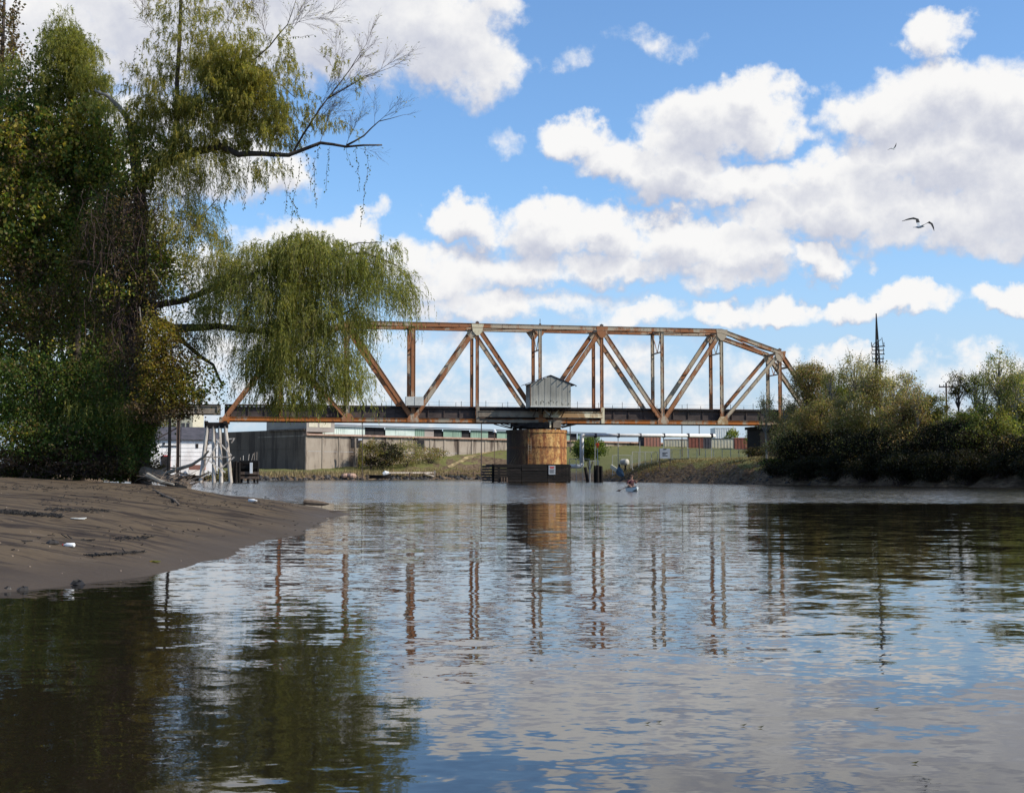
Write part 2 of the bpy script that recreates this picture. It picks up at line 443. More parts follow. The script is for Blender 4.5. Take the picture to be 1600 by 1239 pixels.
def mat_mud():
    m, t, b = material('river_mud', 0.8, 0.12)
    p = pos(t)
    n = t.noise(p, .35, 6, .62)
    st = t.noise(mapped(t, p, (.55, 2.6, 1)), .8, 6, .62, .6)
    fine = t.noise(p, 9.0, 4, .6)
    c = t.mix(n, (.078, .055, .033), (.124, .092, .060))
    c = t.mix(t.math('MULTIPLY', t.ss(st, .48, .60), .8), c, (.024, .018, .016))
    st2 = t.noise(mapped(t, p, (1.4, 5.0, 1)), 1.0, 5, .65, .4)
    c = t.mix(t.math('MULTIPLY', t.ss(st2, .54, .64), .7), c, (.020, .015, .013))
    pale = t.noise(mapped(t, p, (.8, 2.2, 1)), 1.3, 5, .6)
    c = t.mix(t.math('MULTIPLY', t.ss(pale, .60, .75), .5), c, (.15, .12, .09))
    c = t.mix(t.math('MULTIPLY', t.ss(fine, .45, .8), .35), c, (.055, .042, .034))
    sp = t.new('ShaderNodeSeparateXYZ'); t.put(sp.inputs[0], p)
    wet = t.math('SUBTRACT', 1.0, t.ss(t.math('ADD', sp.outputs[2], t.math('MULTIPLY', t.math('SUBTRACT', n, .5), .3)), .02, .30))
    c = t.mix(wet, c, t.mix(n, (.054, .040, .029), (.088, .068, .051)))
    t.l.new(c, b.inputs['Base Color'])
    t.l.new(t.math('MULTIPLY_ADD', wet, -.25, .85), b.inputs['Roughness'])
    h = t.math('ADD', t.math('MULTIPLY', fine, .35), st)
    bump(t, b, h, .03)
    return m


M['mud'] = mat_mud()


def mat_land():
    m, t, b = material('bank_land', 0.95, 0.1)
    p = pos(t)
    sp = t.new('ShaderNodeSeparateXYZ'); t.put(sp.inputs[0], p)
    n = t.noise(p, .09, 6, .6); n2 = t.noise(p, .6, 5, .62); n3 = t.noise(mapped(t, p, (1, 1, 3)), 1.3, 4, .6)
    grass = t.mix(n, (.095, .115, .032), (.185, .155, .062))
    grass = t.mix(t.math('MULTIPLY', t.ss(n2, .5, .7), .6), grass, (.085, .10, .028))
    earth = t.ramp(n3, [(.3, (.05, .033, .022)), (.5, (.115, .078, .05)), (.7, (.19, .14, .085))])
    geo = t.new('ShaderNodeNewGeometry')
    ns = t.new('ShaderNodeSeparateXYZ'); t.put(ns.inputs[0], geo.outputs['True Normal'])
    steep = t.ss(t.math('ADD', ns.outputs[2], t.math('MULTIPLY', t.math('SUBTRACT', n2, .5), .25)), .86, .95)
    high = t.ss(t.math('ADD', sp.outputs[2], t.math('MULTIPLY', t.math('SUBTRACT', n2, .5), 1.2)), 1.2, 2.2)
    c = t.mix(t.math('MULTIPLY', steep, high), earth, grass)
    t.l.new(c, b.inputs['Base Color'])
    bump(t, b, n3, .3)
    return m


M['land'] = mat_land()


def mat_water():
    m, t, b = material('river_water', 0.03, 0.5)
    b.inputs['IOR'].default_value = 1.37
    b.inputs['Base Color'].default_value = (.013, .010, .006, 1)
    p = pos(t)
    sp = t.new('ShaderNodeSeparateXYZ'); t.put(sp.inputs[0], p)

    def wave(scale, ns, amp, detail=2.0, dist=0.0):
        v = mapped(t, p, scale)
        n = t.noise(v, ns, detail, .55, dist, out='Color')
        return t.vec('MULTIPLY', t.vec('SUBTRACT', n, (.5, .5, .5)), (amp * .45, amp, 0))
    calm = t.vec('ADD', t.vec('ADD', wave((.6, 1.0, 1), .8, .030), wave((.5, 1.15, 1), 1.7, .046, 1, .2)),
                 t.vec('ADD', wave((.5, 1.0, 1), 5.5, .066, 2, .3), wave((.6, 1.0, 1), 15.0, .050)))
    # breeze-ruffled reach beyond about fifty metres
    edge = t.math('ADD', sp.outputs[1], t.math('MULTIPLY', t.math('SUBTRACT', t.noise(mapped(t, p, (.02, .10, 1)), 1.0, 4, .6), .5), 16))
    ruf = t.ss(edge, 50, 58)
    patch = t.ss(t.noise(mapped(t, p, (.05, .035, 1)), 1.0, 3, .6), .30, .62)
    ruf = t.math('MULTIPLY', ruf, t.math('MULTIPLY_ADD', patch, .3, .7))
    rough_w = t.vec('SCALE', wave((.8, 1.0, 1), 4.0, .72, 3)); t.put(rough_w.node.inputs['Scale'], ruf)
    tot = t.vec('ADD', t.vec('ADD', calm, rough_w), (0, 0, 1))
    nn = t.vec('NORMALIZE', tot)
    t.l.new(nn, b.inputs['Normal'])
    t.l.new(t.math('MULTIPLY_ADD', ruf, .12, .025), b.inputs['Roughness'])
    return m


M['water'] = mat_water()


# ------------------------------------------------------------------ mesh building
def origin_of(o):
    v = Vector((0, 0, 0))
    while o is not None:
        v += o.location; o = o.parent
    return v


class MB:
    def __init__(self):
        self.v = []; self.f = []; self.mi = []

    def add(self, vs, fs, mi=0):
        k = len(self.v)
        self.v += [tuple(x) for x in vs]
        self.f += [tuple(i + k for i in f) for f in fs]
        self.mi += [mi] * len(fs)
        return self

    def frame_box(self, c, ax, ay, az, mi=0):
        c, ax, ay, az = Vector(c), Vector(ax), Vector(ay), Vector(az)
        vs = [c + ax * i + ay * j + az * k for i in (-1, 1) for j in (-1, 1) for k in (-1, 1)]
        return self.add(vs, [(0, 1, 3, 2), (4, 6, 7, 5), (0, 4, 5, 1), (2, 3, 7, 6), (0, 2, 6, 4), (1, 5, 7, 3)], mi)

    def box(self, x0, x1, y0, y1, z0, z1, mi=0):
        return self.frame_box(((x0 + x1) / 2, (y0 + y1) / 2, (z0 + z1) / 2), ((x1 - x0) / 2, 0, 0), (0, (y1 - y0) / 2, 0), (0, 0, (z1 - z0) / 2), mi)

    def bar(self, p, q, w, h, side=None, mi=0):
        """rectangular bar from p to q; w across 'side', h across the other way"""
        p, q = Vector(p), Vector(q)
        d = (q - p); ln = d.length
        if ln < 1e-4: return self
        d = d / ln
        s = Vector(side) if side is not None else (Vector((0, 0, 1)) if abs(d.z) < .9 else Vector((1, 0, 0)))
        s = (s - d * s.dot(d)).normalized()
        u = d.cross(s)
        return self.frame_box((p + q) / 2, d * ln / 2, s * w / 2, u * h / 2, mi)

    def tube(self, pts, radii, n=6, mi=0, cap=True):
        pts = [Vector(p) for p in pts]
        if not hasattr(radii, '__len__'): radii = [radii] * len(pts)
        k0 = len(self.v); vs = []; fs = []
        ref = None
        for i, p in enumerate(pts):
            d = (pts[min(i + 1, len(pts) - 1)] - pts[max(i - 1, 0)]).normalized()
            if ref is None:
                ref = Vector((0, 0, 1)) if abs(d.z) < .9 else Vector((1, 0, 0))
            s = (ref - d * ref.dot(d))
            s = s.normalized() if s.length > 1e-4 else d.orthogonal().normalized()
            ref = s; u = d.cross(s)
            for j in range(n):
                a = 2 * math.pi * j / n
                vs.append(p + (s * math.cos(a) + u * math.sin(a)) * radii[i])
        for i in range(len(pts) - 1):
            for j in range(n):
                a = i * n + j; b = i * n + (j + 1) % n
                fs.append((a, b, b + n, a + n))
        if cap:
            fs.append(tuple(range(n - 1, -1, -1)))
            fs.append(tuple(range((len(pts) - 1) * n, len(pts) * n)))
        return self.add(vs, fs, mi)

    def lathe(self, c, prof, n=24, mi=0, a0=0.0, a1=None):
        c = Vector(c); vs = []; fs = []
        full = a1 is None
        m = n if full else n + 1
        for (r, z) in prof:
            for j in range(m):
                a = 2 * math.pi * j / n if full else a0 + (a1 - a0) * j / n
                vs.append((c.x + r * math.cos(a), c.y + r * math.sin(a), c.z + z))
        for i in range(len(prof) - 1):
            for j in range(n):
                a = i * m + j; b = i * m + ((j + 1) % m if full else j + 1)
                fs.append((a, b, b + m, a + m))
        return self.add(vs, fs, mi)

    def build(self, name, mats, parent=None, smooth=False):
        o0 = origin_of(parent) if parent is not None else Vector((0, 0, 0))
        me = D.meshes.new(name)
        me.from_pydata([(v[0] - o0.x, v[1] - o0.y, v[2] - o0.z) for v in self.v], [], self.f)
        if not isinstance(mats, (list, tuple)): mats = [mats]
        for m in mats: me.materials.append(m)
        if len(mats) > 1: me.polygons.foreach_set('material_index', self.mi)
        if smooth: me.polygons.foreach_set('use_smooth', [True] * len(me.polygons))
        me.update()
        o = D.objects.new(name, me)
        if parent is not None: o.parent = parent
        col.objects.link(o)
        return o


def based(mb, name, mats, base, smooth=False):
    """one-mesh thing whose origin is at its base"""
    mb.v = [(v[0] - base[0], v[1] - base[1], v[2] - base[2]) for v in mb.v]
    o = mb.build(name, mats, None, smooth); o.location = base
    return o


def tag(o, label=None, cat=None, group=None, kind=None):
    if label: o['label'] = label
    if cat: o['category'] = cat
    if group: o['group'] = group
    if kind: o['kind'] = kind
    return o


def empty(name, loc, label, cat, group=None):
    o = D.objects.new(name, None); o.location = Vector(loc); o.empty_display_size = .3
    col.objects.link(o)
    return tag(o, label, cat, group)


def copy_tree(o, loc, parent=None):
    c = o.copy(); col.objects.link(c)
    if parent is None: c.location = loc
    else: c.parent = parent
    for ch in [x for x in D.objects if x.parent == o]: copy_tree(ch, None, c)
    return c


def quads_mesh(name, V, mat, parent=None):
    """V: (N,4,3) world-space quads -> one mesh object"""
    N = len(V)
    o0 = origin_of(parent) if parent is not None else Vector((0, 0, 0))
    V = V.reshape(-1, 3) - np.array(o0)[None, :]
    me = D.meshes.new(name)
    me.vertices.add(N * 4); me.loops.add(N * 4); me.polygons.add(N)
    me.vertices.foreach_set('co', V.astype(np.float32).ravel())
    me.loops.foreach_set('vertex_index', np.arange(N * 4, dtype=np.int32))
    me.polygons.foreach_set('loop_start', np.arange(0, N * 4, 4, dtype=np.int32))
    me.materials.append(mat)
    me.update(calc_edges=True)
    o = D.objects.new(name, me)
    if parent is not None: o.parent = parent
    col.objects.link(o)
    return o


def unit(a):
    return a / np.maximum(np.linalg.norm(a, axis=-1, keepdims=True), 1e-9)


def rand_dir(n):
    return unit(rng.normal(size=(n, 3)))


def leaf_quads(P, Dr, Ln, W):
    """kite-shaped leaves: base P, direction Dr, length Ln, width W"""
    n = len(P)
    S = unit(np.cross(Dr, rand_dir(n)))
    Ln = np.broadcast_to(Ln, (n,))[:, None]; W = np.broadcast_to(W, (n,))[:, None]
    mid = P + Dr * Ln * .45
    nrm_ = np.cross(Dr, S) * W * .15
    return np.stack([P, mid + S * W * .5 + nrm_, P + Dr * Ln, mid - S * W * .5 + nrm_], axis=1)


def ellipsoid_pts(n, c, r, shell=.35):
    d = rand_dir(n)
    rad = (shell + (1 - shell) * rng.random(n)) ** (1 / 2.2)
    return np.array(c)[None, :] + d * rad[:, None] * np.array(r)[None, :]


def px_ell(px, py, rx, ry, Y, ryd):
    c = at(px, py, Y); k = Y / F
    return np.array(c), np.array((rx * k, ryd, ry * k))


def clump_leaves(c, r, n, size, clumps=40, spread=.22, aspect=.7, shell=.3, droop=.3):
    """leaves gathered in clumps through an ellipsoid"""
    C = ellipsoid_pts(clumps, c, r, shell)
    idx = rng.integers(0, clumps, n)
    sc = (.6 + .8 * rng.random(clumps))[idx][:, None]
    P = C[idx] + rng.normal(size=(n, 3)) * np.array(r)[None, :] * spread * sc
    Dr = rand_dir(n); Dr[:, 2] -= droop; Dr = unit(Dr)
    s = size * (.6 + .8 * rng.random(n))
    return leaf_quads(P, Dr, s, s * aspect), C


def strand_leaves(S, d0, ln, K, leaf=.13, width=.02, grav=.85):
    """hanging willow withies: starts S, first directions d0, lengths ln, K leaves on each"""
    n = len(S)
    t = np.linspace(.05, 1, K)[None, :, None]
    d0 = d0[:, None, :]; ln_ = ln[:, None, None]
    down = np.array((0, 0, -1.0))[None, None, :]
    P = S[:, None, :] + ln_ * (d0 * (t - .55 * t * t) + down * grav * t * t)
    T = unit(d0 * (1 - 1.1 * t) + down * 2 * grav * t)
    side = rand_dir(n * K).reshape(n, K, 3)
    Dr = unit(T * .9 + side * .55 + down * .25)
    P = P.reshape(-1, 3) + rng.normal(size=(n * K, 3)) * .012
    Ln = leaf * (.6 + .7 * rng.random(n * K))
    return leaf_quads(P, Dr.reshape(-1, 3), Ln, width * (.7 + .6 * rng.random(n * K)))


def wobble(p, q, n, amp):
    p, q = Vector(p), Vector(q)
    out = []
    for i in range(n + 1):
        t = i / n
        w = amp * math.sin(math.pi * t) if 0 < i < n else 0
        out.append(p.lerp(q, t) + Vector((random.uniform(-1, 1), random.uniform(-1, 1), random.uniform(-1, 1))) * w)
    return out


def bare_spray(mb, p, d, ln, r, depth, tips=None, spread=.55, up=.1):
    p = Vector(p); d = Vector(d).normalized()
    q = p; pts = [p]; n = 3
    for i in range(n):
        d = (d + Vector((random.uniform(-1, 1), random.uniform(-1, 1), random.uniform(-1, 1) + up)) * .16).normalized()
        q = q + d * ln / n; pts.append(q)
    mb.tube(pts, [r * (1 - .45 * i / n) for i in range(n + 1)], 4 if r > .012 else 3, cap=False)
    if tips is not None: tips.append((q, d))
    if depth > 0:
        for i in range(1, n + 1):
            for _ in range(2 if depth > 1 else 1 + (random.random() < .6)):
                dd = (d + Vector((random.uniform(-1, 1), random.uniform(-.6, .6), random.uniform(-1, 1))) * spread).normalized()
                bare_spray(mb, pts[i], dd, ln * random.uniform(.45, .75), max(r * .5, .0028), depth - 1, tips, spread, up)


# ------------------------------------------------------------------ numpy value noise for land forms
_lat = rng.random((256, 256))


def vnoise(x, y):
    xi = np.floor(x).astype(int); yi = np.floor(y).astype(int)
    fx = x - xi; fy = y - yi
    fx = fx * fx * (3 - 2 * fx); fy = fy * fy * (3 - 2 * fy)
    a = _lat[xi & 255, yi & 255]; b = _lat[(xi + 1) & 255, yi & 255]
    c = _lat[xi & 255, (yi + 1) & 255]; d = _lat[(xi + 1) & 255, (yi + 1) & 255]
    return (a * (1 - fx) + b * fx) * (1 - fy) + (c * (1 - fx) + d * fx) * fy - .5


def fbm(x, y, o=4):
    s = 0; a = 1
    for _ in range(o):
        s = s + a * vnoise(x, y); x = x * 2.03 + 17.1; y = y * 2.03 + 5.7; a *= .5
    return s


WATER = [(-400, 172), (-200, 186), (-110, 203), (-70, 226), (-52, 262), (-34, 292), (-20, 308), (-3, 324), (6, 300), (10, 266), (13, 236), (17, 218),
         (20, 206), (25.7, 178), (29.4, 161), (35.3, 147), (41, 131), (47, 122), (60, 100), (75, 60), (90, 0), (110, -150), (150, -600),
         (-60, -600), (-30, -100), (-14, -20), (-8, 0), (-6, 8), (-5.1, 13.2), (-4.67, 14.3), (-4.28, 16.2), (-4.18, 19.3), (-4.3, 25.7),
         (-4.62, 31.6), (-5.0, 38), (-5.15, 41.5), (-5.5, 43), (-7.2, 47), (-11, 54), (-18, 63), (-30, 75), (-60, 92), (-150, 110), (-400, 102)]
WA = np.array(WATER, float)


def shore_dist(x, y):
    """signed distance to the water's edge, positive on land"""
    best = np.full(x.shape, 1e9); inside = np.zeros(x.shape, bool)
    n = len(WA)
    for i in range(n):
        a = WA[i]; b = WA[(i + 1) % n]
        e = b - a
        t = np.clip(((x - a[0]) * e[0] + (y - a[1]) * e[1]) / (e @ e), 0, 1)
        best = np.minimum(best, np.hypot(x - a[0] - t * e[0], y - a[1] - t * e[1]))
        cross = ((a[1] > y) != (b[1] > y)) & (x < (b[0] - a[0]) * (y - a[1]) / (b[1] - a[1] + 1e-12) + a[0])
        inside ^= cross
    return np.where(inside, -best, best)


WALL0 = np.array((-46.4, 300.0)); WALLD = np.array((1.0, .97)) / math.hypot(1, .97); WALLN = np.array((WALLD[1], -WALLD[0]))   # N points to the river
WALL_LEN = 150.0


def land_z(x, y):
    d = shore_dist(x, y)
    d = d + np.where(d > -6, fbm(x * .35, y * .35, 3) * np.where(y > 90, 2.0, .75), 0)
    dw = (x - WALL0[0]) * WALLN[0] + (y - WALL0[1]) * WALLN[1]            # in front of the wall: positive
    near = np.clip((150 - y) / 40, 0, 1) * (x < 0)
    H = np.interp(x, [-200, -60, -46, -29, -16.6, -1.6, 36, 60, 140], [2.4, 2.4, 2.3, 3.6, 6.4, 7.9, 9.5, 9.5, 9.5])
    B = np.interp(x, [-80, -10, 8, 18, 26, 40, 80], [1.5, 1.5, 1.7, 2.4, 3.4, 3.2, 3.0])
    dp = np.maximum(d, 0); dwp = np.maximum(dw, 0)
    t = np.clip((dp - 2) / (dp + dwp + 1e-3), 0, 1)
    t = t * t * (3 - 2 * t) * .5 + t * .5
    far = B * (1 - np.exp(-dp / 2.6)) + np.maximum(H - B, 0) * t
    mud = 1.55 * (1 - np.exp(-dp / 8.0))
    z = far * (1 - near) + mud * near
    z = np.where(d < 0, np.maximum(d * .25, -2.0), z)
    return z, d


GRIDS = {}


def sample(name, x, y):
    xs, ys, Z = GRIDS[name]
    i = np.clip(np.searchsorted(xs, x) - 1, 0, len(xs) - 2); j = np.clip(np.searchsorted(ys, y) - 1, 0, len(ys) - 2)
    u = (x - xs[i]) / (xs[i + 1] - xs[i]); v = (y - ys[j]) / (ys[j + 1] - ys[j])
    return (Z[j, i] * (1 - u) + Z[j, i + 1] * u) * (1 - v) + (Z[j + 1, i] * (1 - u) + Z[j + 1, i + 1] * u) * v


def grid_obj(name, xs, ys, zf, mat):
    X, Y = np.meshgrid(xs, ys)
    Z = zf(X, Y)
    ny, nx = X.shape
    GRIDS[name] = (np.asarray(xs), np.asarray(ys), Z)
    co = np.stack([X, Y, Z], -1).reshape(-1, 3).astype(np.float32)
    i = np.arange(ny - 1)[:, None] * nx + np.arange(nx - 1)[None, :]
    F4 = np.stack([i, i + 1, i + nx + 1, i + nx], -1).reshape(-1, 4).astype(np.int32)
    me = D.meshes.new(name)
    me.vertices.add(len(co)); me.loops.add(F4.size); me.polygons.add(len(F4))
    me.vertices.foreach_set('co', co.ravel())
    me.loops.foreach_set('vertex_index', F4.ravel())
    me.polygons.foreach_set('loop_start', np.arange(0, F4.size, 4, dtype=np.int32))
    me.polygons.foreach_set('use_smooth', np.ones(len(F4), bool))
    me.materials.append(mat); me.update(calc_edges=True)
    o = D.objects.new(name, me); col.objects.link(o)
    return o


# ------------------------------------------------------------------ setting: ground, mud bank, river
def spaced(parts):
    out = []
    for a, b, s in parts: out += list(np.arange(a, b, s))
    return np.array(out + [parts[-1][1]], float)


MUD = (-40.0, -2.5, 6.0, 62.0)


def ground_z(x, y):
    z, d = land_z(x, y)
    z = z + np.where(d > 0, fbm(x * .5, y * .5, 3) * .35 * np.clip(d / 3, 0, 1), 0)
    inm = (x > MUD[0] + 1) & (x < MUD[1]) & (y > MUD[2] + 1) & (y < MUD[3] - 1)
    z = np.where(inm & (z > -1.5), z - .5, z)
    return z


ground = grid_obj('ground', spaced([(-4000, -400, 200), (-400, -100, 12), (-100, 80, 1.5), (80, 200, 8), (200, 4000, 200)]),
                  spaced([(-600, 0, 30), (0, 90, 3), (90, 420, 1.5), (420, 600, 12), (600, 5000, 220)]), ground_z, M['land'])
tag(ground, 'grassy riverbank land behind the water', kind='structure')


def mud_z(x, y):
    z, d = land_z(x, y)
    k = np.clip(d / 1.2, 0, 1)
    z = z + fbm(x * .6, y * 1.1, 3) * .09 * k + fbm(x * 2.4, y * 4.0, 3) * .018 * np.clip(d / .5, 0, 1)
    # low ridges of drying mud running along the shore
    z = z + .011 * k * np.maximum(0, fbm(x * .5 + 9, y * 2.4, 3)) * 2
    edge = np.minimum(np.minimum(x - MUD[0], MUD[1] - x), np.minimum(y - MUD[2], MUD[3] - y))
    return z - np.where(edge < 1.0, (1.0 - edge) * .4, 0)


mud = grid_obj('mud_bank', np.arange(MUD[0], MUD[1], .16), np.arange(MUD[2], MUD[3], .16), mud_z, M['mud'])
tag(mud, 'bare brown mud spit running out into the river', kind='structure')

mb = MB(); mb.add([(-5000, -700, 0), (5000, -700, 0), (5000, 6000, 0), (-5000, 6000, 0)], [(0, 1, 2, 3)])
water = mb.build('river_water', M['water']); tag(water, 'rippled river reflecting sky and bridge', kind='structure')


def gz(x, y):
    return float(sample('ground', x, y))


def mz(x, y):
    return float(sample('mud_bank', x, y))


def mud_hit(px, py):
    """where a sight line meets the mud bank"""
    r = ray(px, py); r = r / r.y
    Y = np.arange(9.0, 60.0, .05)
    hit = (r.x * Y < MUD[1] - .2) & (r.x * Y > MUD[0] + .2) & (CAMZ + r.z * Y <= sample('mud_bank', np.clip(r.x * Y, MUD[0] + .2, MUD[1] - .2), np.clip(Y, MUD[2], MUD[3])))
    Yh = float(Y[np.argmax(hit)]) if hit.any() else 45.0
    return Vector((0, 0, CAMZ)) + r * Yh


# ------------------------------------------------------------------ the swing bridge
AX = Vector((.980, .200, 0)).normalized(); NX = Vector((-AX.y, AX.x, 0)); UP = Vector((0, 0, 1))
P0 = Vector((4.36, 206.0, 0)); BW = 5.0; PL = 9.9


def bp(s, w, z):
    return P0 + AX * s + NX * w + UP * z


ZB, ZT, ZS = 9.35, 24.0, 20.75
END = 4 * PL + 8.2
bridge = empty('swing_bridge', bp(0, 2.5, 8.1), 'rusty steel through-truss railway swing bridge spanning the river', 'bridge')


def part(mb, name, mat, parent, label=None, smooth=False):
    o = mb.build(name, mat, parent, smooth)
    if label: o['label'] = label
    return o


def built_up(p, q, d, flange=.10, gap=.34):
    """built-up member: two flanged webs with lacing between, side by side across the bridge"""
    m = MB(); p, q = Vector(p), Vector(q)
    t = (q - p).normalized(); inpl = t.cross(NX).normalized()
    for s in (-1, 1):
        m.bar(p + NX * s * gap / 2, q + NX * s * gap / 2, .06, d, NX)
        for k in (-1, 1):
            m.bar(p + NX * s * (gap / 2 + .05) + inpl * k * (d / 2 - .03), q + NX * s * (gap / 2 + .05) + inpl * k * (d / 2 - .03), .10, .06, NX)
    n = max(2, int((q - p).length / 1.1))
    for i in range(n):
        a = p + t * (q - p).length * i / n; b = p + t * (q - p).length * (i + 1) / n
        k = 1 if i % 2 else -1
        m.bar(a + NX * k * gap / 2, b - NX * k * gap / 2, .05, .08)
    return m


def box_member(p, q, w, h):
    m = MB(); p, q = Vector(p), Vector(q)
    t = (q - p).normalized(); inpl = t.cross(NX).normalized()
    if inpl.z < 0: inpl = -inpl
    for s in (-1, 1): m.bar(p + NX * s * (w / 2 - .04), q + NX * s * (w / 2 - .04), .07, h, NX)
    m.bar(p + inpl * (h / 2 + .03), q + inpl * (h / 2 + .03), w + .16, .05, NX)
    for s in (-1, 1): m.bar(p + NX * s * (w / 2 + .03) - inpl * (h / 2 - .03), q + NX * s * (w / 2 + .03) - inpl * (h / 2 - .03), .12, .05, NX)
    m.bar(p - inpl * h * .15, q - inpl * h * .15, w - .2, .03, NX)
    return m


def zt(i):
    return ZS if abs(i) == 4 else ZT


for w in (0.0, BW):
    lab = None
    for i in range(-5, 5):
        s0 = -END if i == -5 else i * PL; s1 = END if i + 1 == 5 else (i + 1) * PL
        part(box_member(bp(s0, w, ZB), bp(s1, w, ZB), .55, .50), 'bottom_chord', M['chord'], bridge)
        if -4 <= i < 4:
            part(box_member(bp(s0, w, zt(i)), bp(s1, w, zt(i + 1)), .6, .62), 'top_chord', M['truss'], bridge)
    for e in (-1, 1):
        part(box_member(bp(e * 4 * PL, w, ZS), bp(e * END, w, ZB), .6, .58), 'end_post', M['truss'], bridge)
    for i in range(-4, 5):
        d = .62 if i in (-2,) else .46
        part(built_up(bp(i * PL, w, ZB + .2), bp(i * PL, w, zt(i) - .3), d), 'vertical_post', M['truss'], bridge)
    for (i, j) in ((-4, -3), (-3, -2), (-2, -1), (-1, 0), (1, 0), (2, 1), (3, 2), (4, 3)):
        # tops stand at -3, -1, 1, 3 (and the hips at -4, 4); feet at -2, 0, 2 and -3, 3
        pass
    for (top, foot) in ((-4, -3), (-3, -2), (-1, -2), (-1, 0), (1, 0), (1, 2), (3, 2), (4, 3)):
        a = bp(top * PL, w, zt(top) - .1); b = bp(foot * PL, w, ZB + .1)
        part(built_up(a, b, .64 if abs(top) < 4 else .5), 'diagonal', M['truss'], bridge)
    g_ = MB()
    for i in (-4, -3, -1, 1, 3, 4):                       # top gussets
        z = zt(i)
        m = MB()
        c = bp(i * PL, w - .36, z)
        m.add([c - AX * .95 + UP * .25, c + AX * .95 + UP * .25, c + AX * .75 - UP * .9, c + AX * .2 - UP * 1.5, c - AX * .2 - UP * 1.5, c - AX * .75 - UP * .9,
               *[v + NX * .04 for v in (c - AX * .95 + UP * .25, c + AX * .95 + UP * .25, c + AX * .75 - UP * .9, c + AX * .2 - UP * 1.5, c - AX * .2 - UP * 1.5, c - AX * .75 - UP * .9)]],
              [(0, 1, 2, 3, 4, 5), (11, 10, 9, 8, 7, 6)] + [(k, k + 6, (k + 1) % 6 + 6, (k + 1) % 6) for k in range(6)])
        part(m, 'gusset_plate', M['cream'] if i == -1 else M['truss'], bridge)
    for i in (-3, -2, 0, 2, 3):                           # bottom gussets
        m = MB(); c = bp(i * PL, w - .36, ZB)
        vs = [c - AX * .9 - UP * .28, c + AX * .9 - UP * .28, c + AX * .9 + UP * .3, c + AX * .45 + UP * 1.0, c - AX * .45 + UP * 1.0, c - AX * .9 + UP * .3]
        m.add(vs + [v + NX * .04 for v in vs], [(0, 1, 2, 3, 4, 5), (11, 10, 9, 8, 7, 6)] + [(k, k + 6, (k + 1) % 6 + 6, (k + 1) % 6) for k in range(6)])
        part(m, 'gusset_plate', M['cream'] if i == 3 else M['truss'], bridge)
    for e in (-1, 1):                                     # bearing shoes at the ends
        m = MB(); c = bp(e * END, w, ZB)
        m.frame_box(c - UP * .15, AX * .75, NX * .4, UP * .42); m.frame_box(c - UP * .62, AX * .45, NX * .3, UP * .16); m.frame_box(c - UP * .82, AX * .25, NX * .3, UP * .10)
        part(m, 'bearing_shoe', M['chord'], bridge)

# knees and sway frames between the trusses
for i in range(-4, 5):
    z = zt(i) - .05
    m = MB()
    m.bar(bp(i * PL, .3, z), bp(i * PL, BW - .3, z), .3, .35, AX)
    low = z - (3.4 if i in (-4, 4) or i % 2 == 0 or abs(i) == 3 else 1.2)
    m.bar(bp(i * PL, .2, low), bp(i * PL, BW - .2, low), .18, .18, AX)
    if z - low > 2:
        m.bar(bp(i * PL, .2, z - .2), bp(i * PL, BW / 2, low), .10, .10, AX)
        m.bar(bp(i * PL, BW - .2, z - .2), bp(i * PL, BW / 2, low), .10, .10, AX)
        m.bar(bp(i * PL, .3, low), bp(i * PL, 1.6, z - .2), .10, .10, AX)
    part(m, 'sway_frame', M['truss'], bridge)
    if i % 2 == 0 and abs(i) < 4:
        for w in (0, BW):
            for e in (-1, 1):
                k = MB(); c = bp(i * PL, w - .2, ZT - .3)
                vs = [c + AX * e * .2, c + AX * e * 1.1, c + AX * e * .2 - UP * 1.2]
                k.add(vs + [v + NX * .4 for v in vs], [(0, 1, 2), (5, 4, 3), (0, 3, 4, 1), (1, 4, 5, 2), (2, 5, 3, 0)])
                if i == 0: part(k, 'knee_bracket', M['truss'], bridge)
m = MB()
for i in range(-4, 4):
    m.bar(bp(i * PL, .3, zt(i)), bp((i + 1) * PL, BW - .3, zt(i + 1)), .14, .12)
    m.bar(bp(i * PL, BW - .3, zt(i) - .13), bp((i + 1) * PL, .3, zt(i + 1) - .13), .14, .12)
part(m, 'lateral_bracing', M['truss'], bridge)
for e in (-1, 1):
    m = MB()
    for k in range(3):
        t0, t1 = k / 3, (k + 1) / 3
        za, zb_ = ZS + (ZB - ZS) * t0 * .6, ZS + (ZB - ZS) * t1 * .6
        sa, sb = e * (4 * PL + 8.2 * t0 * .6), e * (4 * PL + 8.2 * t1 * .6)
        if k < 1:
            m.bar(bp(sa, .3, za), bp(sb, BW - .3, zb_), .12, .12); m.bar(bp(sa, BW - .3, za - .12), bp(sb, .3, zb_ - .12), .12, .12)
            m.bar(bp(sb, .3, zb_), bp(sb, BW - .3, zb_), .3, .3)
    part(m, 'portal_bracing', M['truss'], bridge)
# finials / bolts standing on the top chord joints
for i in (-1, 0, 1, 4):
    m = MB(); c = bp(i * PL, 0, zt(i) + .36)
    if i == 0: m.tube([c, c + UP * .95], .05, 5); m.frame_box(c + UP * .1, AX * .15, NX * .15, UP * .1)
    else: m.frame_box(c + UP * .12, AX * .25, NX * .2, UP * .14); m.frame_box(c + UP * .3, AX * .1, NX * .1, UP * .06)
    part(m, 'joint_cap', M['girder'], bridge)

